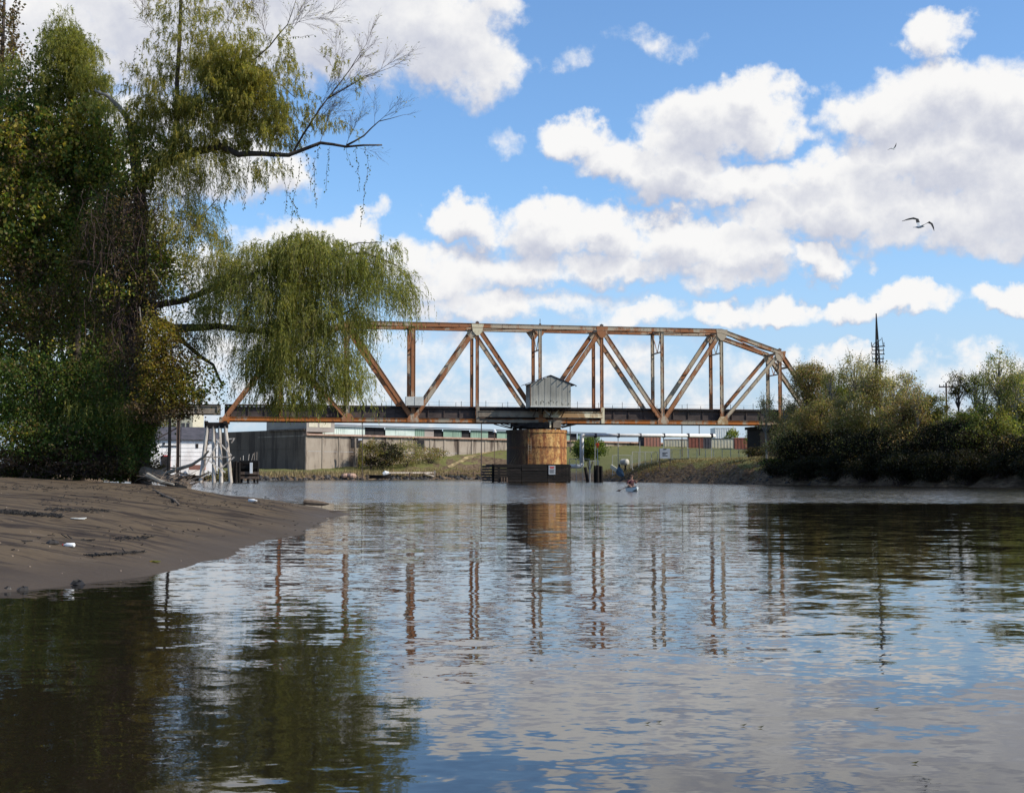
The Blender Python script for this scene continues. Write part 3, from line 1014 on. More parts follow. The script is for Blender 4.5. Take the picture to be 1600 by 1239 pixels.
# deck: plate girders, floor beams, ties, rails
ZG0, ZG1 = 9.75, 11.25
for w in (.75, BW - .75):
    m = MB()
    m.bar(bp(-END, w, (ZG0 + ZG1) / 2), bp(END, w, (ZG0 + ZG1) / 2), .05, ZG1 - ZG0, NX)
    m.bar(bp(-END, w, ZG0 + .04), bp(END, w, ZG0 + .04), .42, .08, NX)
    m.bar(bp(-END, w, ZG1 - .04), bp(END, w, ZG1 - .04), .42, .08, NX)
    part(m, 'deck_girder', M['girder'], bridge)
st = MB(); st.bar(bp(-END + 1, .61, ZG0 + .1), bp(-END + 1, .61, ZG1 - .1), .12, .12, AX)
first = part(st, 'stiffener', M['girder'], bridge)
k = 1
while -END + 1 + k * 2.45 < END:
    c = first.copy(); c.location = AX * 2.45 * k; c.parent = bridge; col.objects.link(c); k += 1
for i in range(-4, 5):
    m = MB(); m.bar(bp(i * PL, .3, 10.2), bp(i * PL, BW - .3, 10.2), .34, 1.1, AX); part(m, 'floor_beam', M['girder'], bridge)
m = MB()
n = int(2 * END / .62)
for i in range(n):
    s = -END + .3 + i * .62
    m.frame_box(bp(s, 2.5 + (i % 7 == 0) * -.15, 11.38), AX * .13, NX * 2.05, UP * .12)
o = part(m, 'track_ties', M['flange'], bridge); o['kind'] = 'stuff'
for w in (1.78, 3.22):
    m = MB(); m.bar(bp(-END, w, 11.58), bp(END, w, 11.58), .08, .15, NX); part(m, 'rail', M['chord'], bridge)
m = MB(); m.bar(bp(-END, .38, 11.42), bp(END, .38, 11.42), .16, .26, NX)
part(m, 'edge_plank', M['flange'], bridge)
# walkway railing on the far side: uneven stakes with two wires
tall = MB(); tall.bar(bp(0, 4.55, 11.5), bp(0, 4.55, 12.75), .07, .07); t0 = None
s = -END + 3; idx = 0
while s < END:
    if abs(s) > 1.0:
        if t0 is None:
            t0 = part(tall, 'railing_post', M['girder'], bridge); t0.location = AX * s
        else:
            c = t0.copy(); c.parent = bridge; c.location = AX * s - UP * (0.0, .35, .15, .5)[idx % 4]; col.objects.link(c)
    s += (2.3, .75, 2.0, 1.4)[idx % 4] * 1.15; idx += 1
m = MB()
for z in (12.0, 12.4): m.bar(bp(-END + 3, 4.55, z), bp(END - 3, 4.55, z), .02, .02)
part(m, 'railing_wire', M['girder'], bridge)

# heavier centre girders above the pivot
for sgn, mt in ((-1, M['grey_girder']), (1, M['cream'])):
    m = MB(); a, b = (sgn * .35, sgn * (PL - .1))
    m.bar(bp(a, -.62, 10.42), bp(b, -.62, 10.42), .06, .78, NX)
    m.bar(bp(a, -.66, 10.0), bp(b, -.66, 10.0), .36, .07, NX); m.bar(bp(a, -.62, 10.86), bp(b, -.62, 10.86), .30, .07, NX)
    part(m, 'centre_girder', mt, bridge)
    m = MB(); m.bar(bp(a, -.45, 9.35), bp(b, -.45, 9.35), .08, .46, NX); part(m, 'cover_plate', M['grey_girder'] if sgn < 0 else M['chord'], bridge)
    m = MB(); m.bar(bp(sgn * PL, -.5, 9.1), bp(sgn * PL, -.5, 11.6), .25, .5, NX); part(m, 'girder_end_post', M['cream'] if sgn > 0 else M['grey_girder'], bridge)

# the grey machinery house on brackets outside the near truss
H0, H1, W0, W1 = -2.35, 4.0, -3.55, -.5
ZH, ZE, ZA = 11.4, 14.95, 16.15
house_floor = MB(); house_floor.frame_box(bp((H0 + H1) / 2, (W0 + W1) / 2, ZH - .1), AX * (H1 - H0 + .1) / 2, NX * (W1 - W0 + .1) / 2, UP * .1)
house = part(house_floor, 'machinery_house', M['timber_dark'], bridge, 'grey corrugated gable-roofed operator house on the bridge')
HC = (H0 + H1) / 2
n = 14
for k in range(n):                                  # front: vertical metal sheets, each one its own piece
    a = H0 + (H1 - H0) * k / n; b = H0 + (H1 - H0) * (k + 1) / n - .012
    def zr(s): return ZE + (ZA - ZE) * (1 - abs(s - HC) / ((H1 - H0) / 2))
    m = MB(); w = W0 - (.035 if k % 2 else 0)
    vs = [bp(a, w, ZH), bp(b, w, ZH), bp(b, w, zr(b)), bp(a, w, zr(a))]
    if a < HC < b: vs = [bp(a, w, ZH), bp(b, w, ZH), bp(b, w, zr(b)), bp(HC, w, ZA), bp(a, w, zr(a))]
    q = len(vs)
    m.add(vs + [v + NX * .06 for v in vs], [tuple(range(q)), tuple(range(2 * q - 1, q - 1, -1))] + [(i, i + q, (i + 1) % q + q, (i + 1) % q) for i in range(q)])
    part(m, 'wall_sheet', M['corrugated'], house)
for (sx, nm) in ((H0, 'side'), (H1, 'side')):
    for k in range(5):
        a = W0 + .08 + (W1 - W0 - .08) * k / 5; b = W0 + .08 + (W1 - W0 - .08) * (k + 1) / 5 - .03
        m = MB(); o_ = .03 if k % 2 else 0
        m.frame_box(bp(sx + (-o_ if sx < 0 else o_), (a + b) / 2, (ZH + ZE) / 2), AX * .03, NX * (b - a) / 2, UP * (ZE - ZH) / 2)
        part(m, 'wall_sheet', M['corrugated'], house)
m = MB()
vs = [bp(H0, W1, ZH), bp(H1, W1, ZH), bp(H1, W1, ZE), bp(HC, W1, ZA), bp(H0, W1, ZE)]
m.add(vs + [v + NX * .06 for v in vs], [(0, 1, 2, 3, 4), (9, 8, 7, 6, 5)] + [(i, i + 5, (i + 1) % 5 + 5, (i + 1) % 5) for i in range(5)])
part(m, 'back_wall', M['corrugated'], house)
for e in (-1, 1):
    m = MB(); ov = .75
    a = bp(HC, W0 - .16, ZA + .12); sl = (ZA - ZE) / ((H1 - H0) / 2)
    q = bp(HC + e * ((H1 - H0) / 2 + ov), W0 - .16, ZE + .12 - sl * ov)
    dpt = NX * (W1 - W0 + .4)
    vs = [a, q, q + dpt, a + dpt]
    m.add(vs + [v + UP * .07 for v in vs], [(3, 2, 1, 0), (4, 5, 6, 7), (0, 1, 5, 4), (1, 2, 6, 5), (2, 3, 7, 6), (3, 0, 4, 7)])
    part(m, 'roof_slope', M['dark_roof'], house)
    for k in range(4):
        t = .28 + .24 * k; p = a.lerp(q, t) - UP * .10
        m = MB(); m.bar(p - NX * .42, p + NX * .14, .09, .16, AX); part(m, 'purlin_end', M['girder'], house)
m = MB(); m.bar(bp(H0, W0 - .12, ZH + .08), bp(H1, W0 - .12, ZH + .08), .10, .16, NX); part(m, 'sill_plank', M['box_grey'], house)
m = MB(); m.bar(bp(H0, W0 - .1, ZH + .1), bp(H0, W0 - .1, ZE), .14, .14, NX); part(m, 'corner_trim', M['brown_steel'], house)
for s in (-1.3, 1.3, 3.2):
    m = MB(); m.bar(bp(s, W0 + .1, ZH - .28), bp(s, -.4, ZH - .28), .16, .2, AX); m.bar(bp(s, W0 + .3, ZH - .35), bp(s, -.55, 10.0), .12, .12, AX)
    part(m, 'house_bracket', M['girder'], bridge)
for e in (-1, 1):
    m = MB(); m.bar(bp(1.6, -.95, 10.08), bp(1.6 + e * 1.15, -.95, 11.1), .16, .2, NX); part(m, 'girder_brace', M['box_grey'] if e < 0 else M['cream'], bridge)

# signal box by the second vertical from the left
m = MB(); c = bp(-2 * PL + .1, -.75, 12.25); m.frame_box(c, AX * 1.36, NX * .35, UP * .66)
sb = part(m, 'control_box', M['box_grey'], bridge, 'pale grey metal box fixed to the truss')
m = MB(); m.frame_box(c - NX * .37, AX * .02, NX * .02, UP * .6); part(m, 'door_seam', M['girder'], sb)
m = MB(); m.frame_box(c - UP * .78, AX * 1.0, NX * .3, UP * .12); part(m, 'shelf', M['girder'], sb)

# turntable between deck and pier
PC = bp(0, 2.5, 0)
m = MB(); m.lathe((PC.x, PC.y, 0), [(3.5, 8.35), (3.7, 8.35), (3.7, 9.15), (3.5, 9.15), (3.5, 8.35)], 32); part(m, 'turntable_drum', M['drum'], bridge)
m = MB(); m.lathe((PC.x, PC.y, 0), [(0, 8.1), (1.0, 8.1), (.8, 8.6), (.8, 9.6), (0, 9.6)], 16); part(m, 'pivot_post', M['drum'], bridge)
for k in range(16):
    a = 2 * math.pi * k / 16
    if 4.2 < a < 4.5: continue
    d = Vector((math.cos(a), math.sin(a), 0)); m = MB()
    p = Vector((PC.x, PC.y, 8.22)) + d * 3.6
    m.tube([p - d * .2, p + d * .2], .16, 10); part(m, 'roller', M['drum'], bridge)
for w in (-.2, BW + .2):
    m = MB(); m.bar(bp(-3.6, w, 8.95), bp(3.2, w, 8.95), .5, .6, NX); part(m, 'cross_girder', M['drum'], bridge)
    for e in (-1, 1):
        m = MB(); m.bar(bp(e * 6.3, w, 9.1), bp(e * 3.4, w, 8.4), .16, .16, NX); m.bar(bp(e * 5.2, w, 9.1), bp(e * 3.2, w, 8.5), .14, .14, NX)
        part(m, 'strut', M['drum'], bridge)
for s, z0, z1, mt in ((1.35, 8.4, 9.3, M['cream']), (2.45, 8.35, 9.55, M['grey_girder'])):
    m = MB(); m.frame_box(bp(s, -.85, (z0 + z1) / 2), AX * (.12 if s < 2 else .62), NX * .3, UP * (z1 - z0) / 2); part(m, 'end_lift_housing', mt, bridge)
m = MB(); m.bar(bp(-1.0, -.7, 8.5), bp(.9, -.7, 9.3), .12, .12, NX); m.bar(bp(-.4, -.7, 8.4), bp(-1.2, -.7, 8.9), .1, .1, NX); part(m, 'crank_arm', M['grey_girder'], bridge)

# ------------------------------------------------------------------ pivot pier: round steel caisson
pier = empty('pivot_pier', (PC.x, PC.y, 0), 'round rust-streaked steel caisson carrying the bridge pivot', 'bridge pier')
PR = 4.7
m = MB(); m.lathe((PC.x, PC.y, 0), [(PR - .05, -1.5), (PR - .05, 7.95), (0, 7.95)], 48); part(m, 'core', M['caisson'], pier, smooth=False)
for (z0, z1, off) in ((-.6, 2.52, .3), (2.62, 5.26, 0), (5.36, 7.7, .4)):
    for k in range(9):
        a0 = off + 2 * math.pi * k / 9; a1 = off + 2 * math.pi * (k + 1) / 9 - .006
        m = MB(); m.lathe((PC.x, PC.y, 0), [(PR - .04, z0), (PR, z0), (PR, z1), (PR - .04, z1)], 6, a0=a0, a1=a1)
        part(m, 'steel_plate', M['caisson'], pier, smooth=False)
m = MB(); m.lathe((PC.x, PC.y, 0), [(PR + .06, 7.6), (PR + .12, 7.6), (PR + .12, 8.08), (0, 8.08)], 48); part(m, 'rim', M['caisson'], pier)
m = MB(); m.lathe((PC.x, PC.y, 0), [(PR - .1, 2.4), (PR + .5, 2.4), (PR + .5, 2.75), (PR - .1, 2.75)], 48); part(m, 'collar', M['timber_dark'], pier)
lad = MB()
for e in (-.22, .22): lad.bar(bp(-2.1 + e, -2.0, 2.75), bp(-2.1 + e, -2.0, 6.8), .07, .07)
for k in range(10): lad.bar(bp(-2.3, -2.0, 3.0 + k * .38), bp(-1.9, -2.0, 3.0 + k * .38), .04, .04)
part(lad, 'ladder', M['chord'], pier)

# ------------------------------------------------------------------ timber fender round the pier
fender = empty('timber_fender', bp(-1.4, -3.5, 0), 'black tarred timber fender crib around the foot of the round pier', 'fender')
FW = -3.9
for r_ in range(6):
    z = .25 + r_ * .42
    xs = [-8.0, -3.8, .2, 3.6]
    for k in range(3):
        m = MB(); j = random.uniform(-.05, .05)
        m.frame_box(bp((xs[k] + xs[k + 1]) / 2, FW + j, z), AX * ((xs[k + 1] - xs[k]) / 2 - .03), NX * .14, UP * .193)
        part(m, 'plank', M['timber_dark'], fender)
    for e, s in ((-1, -8.0), (1, 3.6)):
        m = MB(); m.frame_box(bp(s + e * (.15 + random.uniform(0, .15)), .4, z + .05), NX * 4.1, AX * .14, UP * .15); part(m, 'plank', M['timber_dark'], fender)
for s in (-8.1, -7.2, -5.4, -3.4, -1.2, 1.2, 2.6, 3.2, 3.7):
    m = MB(); m.tube([bp(s, FW + .35, -1.5), bp(s, FW + .32, 2.6 + random.uniform(0, .25))], .19, 8); part(m, 'pile', M['timber_dark'], fender)
for s in (-6.9, -6.5, -6.1):
    m = MB(); m.tube([bp(s, FW - .25, -.8), bp(s, FW - .25, .75)], .11, 6); part(m, 'stake', M['timber_brown'], fender)
m = MB(); m.frame_box(bp(-2.2, FW + 3.5, 2.62), AX * 5.8, NX * 3.4, UP * .1); part(m, 'decking', M['timber_dark'], fender)
sgn = empty('notice_board', bp(.9, FW - .2, 1.15), 'small pale notice board on the black fender', 'sign')
m = MB(); m.frame_box(bp(.9, FW - .2, 1.85), AX * .52, NX * .04, UP * .68); part(m, 'board', M['grey_sign'], sgn)
for (zz, ww) in ((2.3, .36), (2.12, .28)):
    m = MB(); m.frame_box(bp(.9, FW - .25, zz), AX * ww, NX * .01, UP * .06); part(m, 'red_line', M['red_trim'], sgn)
for k in range(4):
    m = MB(); m.frame_box(bp(.9 - .05 * (k % 2), FW - .25, 1.85 - k * .14), AX * (.38 - .06 * (k % 2)), NX * .01, UP * .03); part(m, 'text_line', M['ink'], sgn)
m = MB()
m.tube([bp(-7.9, FW + .2, 2.5), bp(-7.9, FW + .2, 7.5)], .05, 6)
lp = based(m, 'lantern_post', M['brown_steel'], bp(-7.9, FW + .2, 2.5)); tag(lp, 'thin post with white lantern standing on the fender end', 'lantern post')
m = MB(); m.lathe(bp(-7.9, FW + .2, 7.5), [(0, 0), (.25, .02), (.25, .35), (0, .5)], 10); part(m, 'lantern', M['white'], lp)
m = MB(); m.tube([bp(-5.6, FW + .5, 2.6), bp(-4.6, FW + .6, 4.3)], .07, 6); m.tube([bp(-5.2, FW + .5, 2.6), bp(-4.5, FW + .6, 3.9)], .07, 6)
pr = based(m, 'leaning_prop', M['timber_dark'], bp(-5.6, FW + .5, 2.6)); tag(pr, 'pair of dark props leaning against the left side of the pier', 'prop')

# ------------------------------------------------------------------ dolphins and pilings
def pile_cluster(name, label, pts, mat, r, lean=0.05):
    c = sum((Vector(p[:3]) for p in pts), Vector()) / len(pts)
    o = empty(name, (c.x, c.y, 0), label, 'pilings')
    for (x, y, zt_, lx) in [(p[0], p[1], p[2], p[3]) for p in pts]:
        m = MB(); m.tube([(x, y, -1.5), (x + lx, y, zt_)], [r, r * .9], 8); part(m, 'pile', mat, o)
    return o


def gp(px, Y):
    return at(px, 741, Y).x


pile_cluster('pile_dolphin', 'bunched dark timber piles right of the round pier', [(gp(930, 206), 206, 2.55, 0), (gp(934, 205), 205.2, 2.6, 0), (gp(937, 206), 206.4, 2.5, .1), (gp(940, 206), 205.6, 2.45, -.1)], M['timber_dark'], .24)
pile_cluster('leaning_pile', 'single dark pile leaning left beside the pile bunch', [(gp(921, 206), 206, 2.3, -.65)], M['timber_dark'], .26)

# ------------------------------------------------------------------ left approach: bent, column, girder span
app = empty('approach_span', bp(-END - 14, 2.5, 10), 'grey plate-girder approach span left of the truss', 'bridge span')
for w in (.4, BW - .4):
    m = MB(); m.bar(bp(-END - .6, w, 10.7), bp(-END - 40, w, 10.7), .06, 1.1, NX)
    for z in (10.15, 11.25): m.bar(bp(-END - .6, w, z), bp(-END - 40, w, z), .4, .08, NX)
    part(m, 'plate_girder', M['grey_girder'], app)
st = MB(); st.bar(bp(-END - 1, .25, 10.2), bp(-END - 1, .25, 11.2), .14, .14, AX); first = part(st, 'stiffener', M['grey_girder'], app)
for k in range(1, 14):
    c = first.copy(); c.parent = app; c.location = AX * -2.9 * k; col.objects.link(c)
m = MB(); m.bar(bp(-END - .6, 2.5, 11.42), bp(-END - 40, 2.5, 11.42), 4.2, .22, NX); part(m, 'deck', M['flange'], app)
SC = -END - 6.6
colm = empty('trestle_column', bp(SC, .4, 0), 'brown steel column with knee brace under the approach span', 'column')
m = MB()
for e in (-1, 1): m.bar(bp(SC + e * .2, .4, 0), bp(SC + e * .2, .4, 10.1), .5, .08, NX)
m.bar(bp(SC, .4, 0), bp(SC, .4, 10.1), .1, .36, NX)
part(m, 'shaft', M['brown_steel'], colm)
m = MB(); m.frame_box(bp(SC, .4, 9.2), AX * .32, NX * .3, UP * .12); part(m, 'collar_plate', M['brown_steel'], colm)
m = MB(); m.bar(bp(SC - .2, .4, 8.0), bp(SC - 5, .4, 5.2), .22, .2, NX); part(m, 'knee_brace', M['girder'], colm)
m = MB()
for e in (-1, 1): m.bar(bp(SC + e * .2, BW - .4, 0), bp(SC + e * .2, BW - .4, 10.1), .5, .08, NX)
part(m, 'rear_shaft', M['brown_steel'], colm)

bent = empty('timber_bent', bp(-END, 1.5, 0), 'bleached timber trestle bent with crossed braces under the truss end', 'trestle')
legs = [(324, 312), (333.5, 334.5), (343, 346), (352, 362)]
YB = 195.0
for (t_, b_) in legs:
    m = MB(); a = at(t_, 666, YB); b = at(b_, 753, YB); b.z = -1.0
    m.tube([b, a], [.30, .27], 8); part(m, 'leg', M['timber_pale'], bent)
    m = MB(); m.tube([b + NX * 4, a + NX * 4], [.30, .27], 8); part(m, 'leg', M['timber_brown'], bent)
m = MB(); m.bar(at(320, 664, YB), at(356, 664, YB), .5, .75, NX); m.bar(at(320, 664, YB) + NX * 4, at(356, 664, YB) + NX * 4, .5, .75, NX); part(m, 'cap_beam', M['timber_dark'], bent)
m = MB(); m.bar(at(322, 660, YB) - NX * .5, at(322, 660, YB) + NX * 5, .4, .5); m.bar(at(352, 660, YB) - NX * .5, at(352, 660, YB) + NX * 5, .4, .5); part(m, 'corbel', M['timber_dark'], bent)
for (a, b) in (((316, 714), (361, 714)), ((318, 733), (343, 686)), ((338, 686), (362, 712)), ((318, 714), (352, 738)), ((345, 732), (366, 714)), ((317, 745), (330, 737)), ((362, 692), (366, 685)), ((357, 686), (367, 685))):
    m = MB(); m.bar(at(*a, YB - .45), at(*b, YB - .45), .10, .20, NX); part(m, 'brace', M['timber_pale'], bent)

dol = empty('timber_dolphin', (gp(385, 197), 197, 0), 'dark timber dolphin platform beside the bleached bent', 'dolphin')
for px in (365, 369, 373.5):
    m = MB(); x = gp(px, 196); m.tube([(x, 196 + random.uniform(-.3, .3), -1), (x, 196, 3.0 + random.uniform(-.1, .2))], .22, 8); part(m, 'pile', M['timber_dark'], dol)
for (y0, y1) in ((720, 725), (727, 732.5), (737, 741.5), (744, 748)):
    m = MB(); a = at(374, (y0 + y1) / 2, 196.4); b = at(404, (y0 + y1) / 2, 196.4); m.bar(a, b, .22, (y1 - y0) * 196 / F, NX)
    part(m, 'plank', M['timber_dark'] if y0 < 735 else M['timber_brown'], dol)
m = MB(); m.frame_box(at(389, 734, 197.2), Vector((1.45, 0, 0)), Vector((0, .3, 0)), UP * 1.2); part(m, 'backing', M['timber_dark'], dol)
for px in (378, 388, 398, 403):
    m = MB(); x = gp(px, 197); m.tube([(x, 196.8, -1), (x, 196.8, 2.2)], .16, 7); part(m, 'pile', M['timber_dark'], dol)
m = MB(); m.frame_box(at(392.5, 731, 196.1), Vector((.20, 0, 0)), Vector((0, .05, 0)), UP * .78); part(m, 'white_marker', M['white'], dol)
for px, h, lx in ((380, .7, 0), (388, .9, .1), (393, 1.0, .25), (397, 1.15, .05), (401, 1.2, .02), (375.5, .4, 0)):
    m = MB(); a = at(px, 719, 196.5); m.tube([a, a + Vector((lx, 0, h))], .05, 5); part(m, 'stake', M['timber_pale'], dol)

# ------------------------------------------------------------------ right rest pier, dark under the bridge end
rp = empty('rest_pier', bp(END - 9.5, 2.5, 0), 'dark vine-hung pier under the right end of the truss', 'bridge pier')
m = MB(); m.frame_box(bp(END - 9.6, 2.5, 3.6), AX * 2.2, NX * 2.8, UP * 4.9); part(m, 'shaft', M['timber_dark'], rp)
m = MB(); m.frame_box(bp(END - 9.6, 2.5, 8.66), AX * 2.5, NX * 3.1, UP * .22); part(m, 'cap', M['timber_dark'], rp)

# ------------------------------------------------------------------ far bank: quay building, ledge, sheds
def wp(s, off, z):
    """point along the quay wall; off > 0 is behind it"""
    p = WALL0 + WALLD * s - WALLN * off
    return Vector((p[0], p[1], z))


WD = Vector((WALLD[0], WALLD[1], 0)); WN = Vector((WALLN[0], WALLN[1], 0))     # WN towards the river
quay = empty('quay_warehouse', wp(0, 0, 2), 'stained concrete quay warehouse with a dark left end wall', 'warehouse')
s = 0.0; k = 0
while s < WALL_LEN:                                     # river front: cast panels, two courses
    ln = 4.6
    a, b = s + .03, min(s + ln, WALL_LEN) - .03
    for (z0, z1) in ((.5, 6.38), (6.42, 10.0)):
        m = MB(); m.frame_box(wp((a + b) / 2, .15, (z0 + z1) / 2), WD * (b - a) / 2, WN * .15, UP * (z1 - z0) / 2)
        part(m, 'wall_panel', M['concrete'], quay)
    m = MB(); m.frame_box(wp(s, .03, 5.2), WD * .22, WN * .2, UP * 4.8); part(m, 'pilaster', M['concrete'], quay)
    s += ln; k += 1
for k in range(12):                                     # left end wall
    for (z0, z1, mt) in ((.5, 7.0, 'concrete_shaded'), (7.04, 11.4, 'concrete_shaded')):
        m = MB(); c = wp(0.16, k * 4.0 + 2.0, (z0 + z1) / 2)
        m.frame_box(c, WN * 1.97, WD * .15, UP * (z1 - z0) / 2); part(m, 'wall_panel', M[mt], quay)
m = MB(); m.frame_box(wp(.55, 24.0, 6.0), WD * .2, WN * 23.8, UP * 5.38); part(m, 'backing_wall', M['concrete_shaded'], quay)
m = MB(); m.frame_box(wp(4.0, 8.0, 13.0), WD * 3.9, WN * 8.0, UP * 2.2); part(m, 'upper_block', M['tan_sheet'], quay, 'tan upper block at the warehouse corner')
m = MB(); m.frame_box(wp(-.1, 7.4, 11.3), WD * .2, WN * 7.0, UP * .2); part(m, 'end_coping', M['concrete_shaded'], quay)
for (a, b) in ((.7, 3.1), (3.6, 6.8)):
    m = MB(); m.frame_box(wp((a + b) / 2, -.03, 12.4), WD * (b - a) / 2, WN * .04, UP * .55); part(m, 'louvre', M['cream_wall'], quay)
m = MB(); m.frame_box(wp(4, 8, 15.3), WD * 4.3, WN * 8.4, UP * .12); part(m, 'block_roof', M['dark_roof'], quay)
m = MB(); m.frame_box(wp(WALL_LEN / 2, .1, 10.18), WD * (WALL_LEN / 2 + .3), WN * .75, UP * .2); part(m, 'ledge', M['ledge'], quay)
m = MB(); m.frame_box(wp(WALL_LEN / 2, 10, 9.9), WD * WALL_LEN / 2, WN * 9.4, UP * .1); part(m, 'platform', M['concrete'], quay)
for (a, b) in ((32.0, 34.8), (12.6, 15.5)):
    m = MB(); m.frame_box(wp((a + b) / 2, -.05, 8.5), WD * (b - a) / 2, WN * .09, UP * 1.1); o = part(m, 'opening', M['blackness'], quay)
    m = MB(); m.frame_box(wp((a + b) / 2, -.1, 9.7), WD * ((b - a) / 2 + .2), WN * .16, UP * .12); part(m, 'lintel', M['concrete'], o)
# shed on the platform
shed = empty('goods_shed', wp(8, 5, 10), 'long low green metal shed standing on the quay wall', 'shed')
s = 8.2; k = 0
while s < 104:
    ln = 3.1
    z1 = 12.5
    mt = 'pale_sheet' if s < 36 else 'green_sheet'
    z0 = 10.05
    open_ = k in (4, 5, 11, 14, 17, 23, 27)
    m = MB(); m.frame_box(wp(s + ln / 2, 5.1 + (.35 if open_ else 0), (z0 + z1) / 2), WD * (ln / 2 - .04), WN * .06, UP * (z1 - z0) / 2)
    part(m, 'wall_panel', M['blackness'] if open_ else (M['tan_sheet'] if k == 10 else M[mt]), shed)
    if not open_ and k % 2:
        m = MB()
        for j in range(5): m.frame_box(wp(s + (j + .5) * ln / 5, 5.02, (z0 + z1) / 2), WD * .05, WN * .04, UP * (z1 - z0) / 2)
        part(m, 'ribs', M[mt], shed)
    s += ln; k += 1
m = MB()
a, b = wp(7.4, 4.2, 12.62), wp(106, 4.2, 12.62); back = -WN * 16 + UP * .7
vs = [a, b, b + back, a + back]
m.add(vs + [v + UP * .22 for v in vs], [(3, 2, 1, 0), (4, 5, 6, 7), (0, 1, 5, 4), (1, 2, 6, 5), (2, 3, 7, 6), (3, 0, 4, 7)])
part(m, 'roof', M['dark_roof'], shed)
m = MB(); m.frame_box(wp(57, 19, 11.3), WD * 48.5, WN * .1, UP * 1.3); part(m, 'back_wall', M['tan_sheet'], shed)

# cargo containers and cream stores on the grass below the wall end
def crate(name, label, cat, px0, px1, y0, y1, Y, mat, mat2=None, dpt=3.0):
    a = at(px0, y1, Y); b = at(px1, y0, Y); zg = min(a.z, gz((a.x + b.x) / 2, Y))
    o = empty(name, ((a.x + b.x) / 2, Y, zg), label, cat)
    m = MB(); m.box(a.x, b.x, Y, Y + dpt, zg - .3, b.z); part(m, 'body', M[mat], o)
    n = max(3, int((b.x - a.x) / .8))
    for i in range(n + 1):
        x = a.x + (b.x - a.x) * i / n
        m = MB(); m.box(x - .09, x + .09, Y - .08, Y - .005, zg, b.z - .05); part(m, 'rib', M[mat], o)
    m = MB(); m.box(a.x - .1, b.x + .1, Y - .12, Y + dpt + .1, b.z + .003, b.z + .2); part(m, 'top_rail', M[mat2 or mat], o)
    return o


crate('container', 'salmon red cargo container under the middle of the right half span', 'container', 1007, 1032, 682, 695, 372, 'salmon')
crate('container', 'narrow dark grey container touching the salmon one', 'container', 999, 1006, 682, 695, 373, 'dark_roof')
crate('container', 'brown red cargo container with a black neighbour on its right', 'container', 1077, 1098, 683.5, 696, 372, 'brown_red')
crate('container', 'black cargo container beside the brown red one', 'container', 1099, 1112, 684, 696, 373, 'dark_roof')
crate('container', 'rust red container at the far right, next to the dark rest pier', 'container', 1149, 1169, 685, 697, 372, 'brown_red', 'salmon')
crate('store_hut', 'low cream store hut between salmon and brown red containers', 'hut', 1039, 1075, 687, 696, 380, 'cream_wall', 'ledge')
crate('store_hut', 'low cream store hut between black and rust red containers', 'hut', 1113, 1147, 686, 696, 380, 'cream_wall', 'dark_roof')
crate('far_depot', 'pale blue-white depot building behind the containers on the right', 'building', 1118, 1150, 669, 684, 470, 'white', 'white', 12)

# ------------------------------------------------------------------ white boathouse and far buildings behind the bent
YH = 242
bh = empty('boathouse', (gp(288, YH), YH, 1.8), 'white boathouse with dark roof behind the bleached trestle', 'building')
x0, x1 = gp(222, YH), gp(340, YH); zt_ = at(288, 687, YH).z; zr_ = at(288, 665, YH).z
m = MB(); m.box(x0, x1, YH, YH + 12, 1.0, zt_); part(m, 'wall', M['white_wall'], bh)
m = MB(); vs = [Vector((x0 - .5, YH - .6, zt_ + .02)), Vector((x1 + .5, YH - .6, zt_ + .02)), Vector((x1 + .5, YH + 7, zr_)), Vector((x0 - .5, YH + 7, zr_)), Vector((x1 + .5, YH + 13, zt_)), Vector((x0 - .5, YH + 13, zt_))]
m.add(vs, [(0, 1, 2, 3), (3, 2, 4, 5), (0, 3, 5), (1, 4, 2)]); part(m, 'roof', M['dark_roof'], bh)
m = MB(); m.box(gp(262, YH), gp(266.5, YH), YH - .15, YH - .01, 1.6, at(0, 713, YH).z); m.box(gp(254, YH), gp(266.5, YH), YH - .15, YH - .01, at(0, 713, YH).z, at(0, 711.5, YH).z); part(m, 'door_trim', M['red_trim'], bh)
m = MB(); m.box(gp(252, YH), gp(262, YH), YH - .12, YH - .012, 1.6, at(0, 713, YH).z); part(m, 'door', M['blackness'], bh)
m = MB(); m.box(gp(252, YH), gp(277, YH), YH - .25, YH - .014, at(0, 697.5, YH).z, at(0, 696.2, YH).z); part(m, 'pipe', M['blackness'], bh)
for (a, b, c, d) in ((254, 257.5, 692, 695), (305, 309, 693, 700), (324, 326, 692, 694)):
    m = MB(); m.box(gp(a, YH), gp(b, YH), YH - .1, YH - .016, at(0, d, YH).z, at(0, c, YH).z); part(m, 'window', M['blackness'], bh)
for k in range(5):
    zz = zt_ - .7 - k * .75
    m = MB(); m.box(x0, x1, YH - .06, YH - .005, zz, zz + .06); part(m, 'weatherboard', M['white_wall'], bh)
m = MB(); m.box(gp(300, YH), gp(322, YH), YH - 2.5, YH - .3, 2.0, 2.9); o = based(m, 'orange_skip', M['salmon'], (gp(311, YH), YH - 1.4, 2.0)); tag(o, 'orange-red skip low in front of the white boathouse', 'skip')

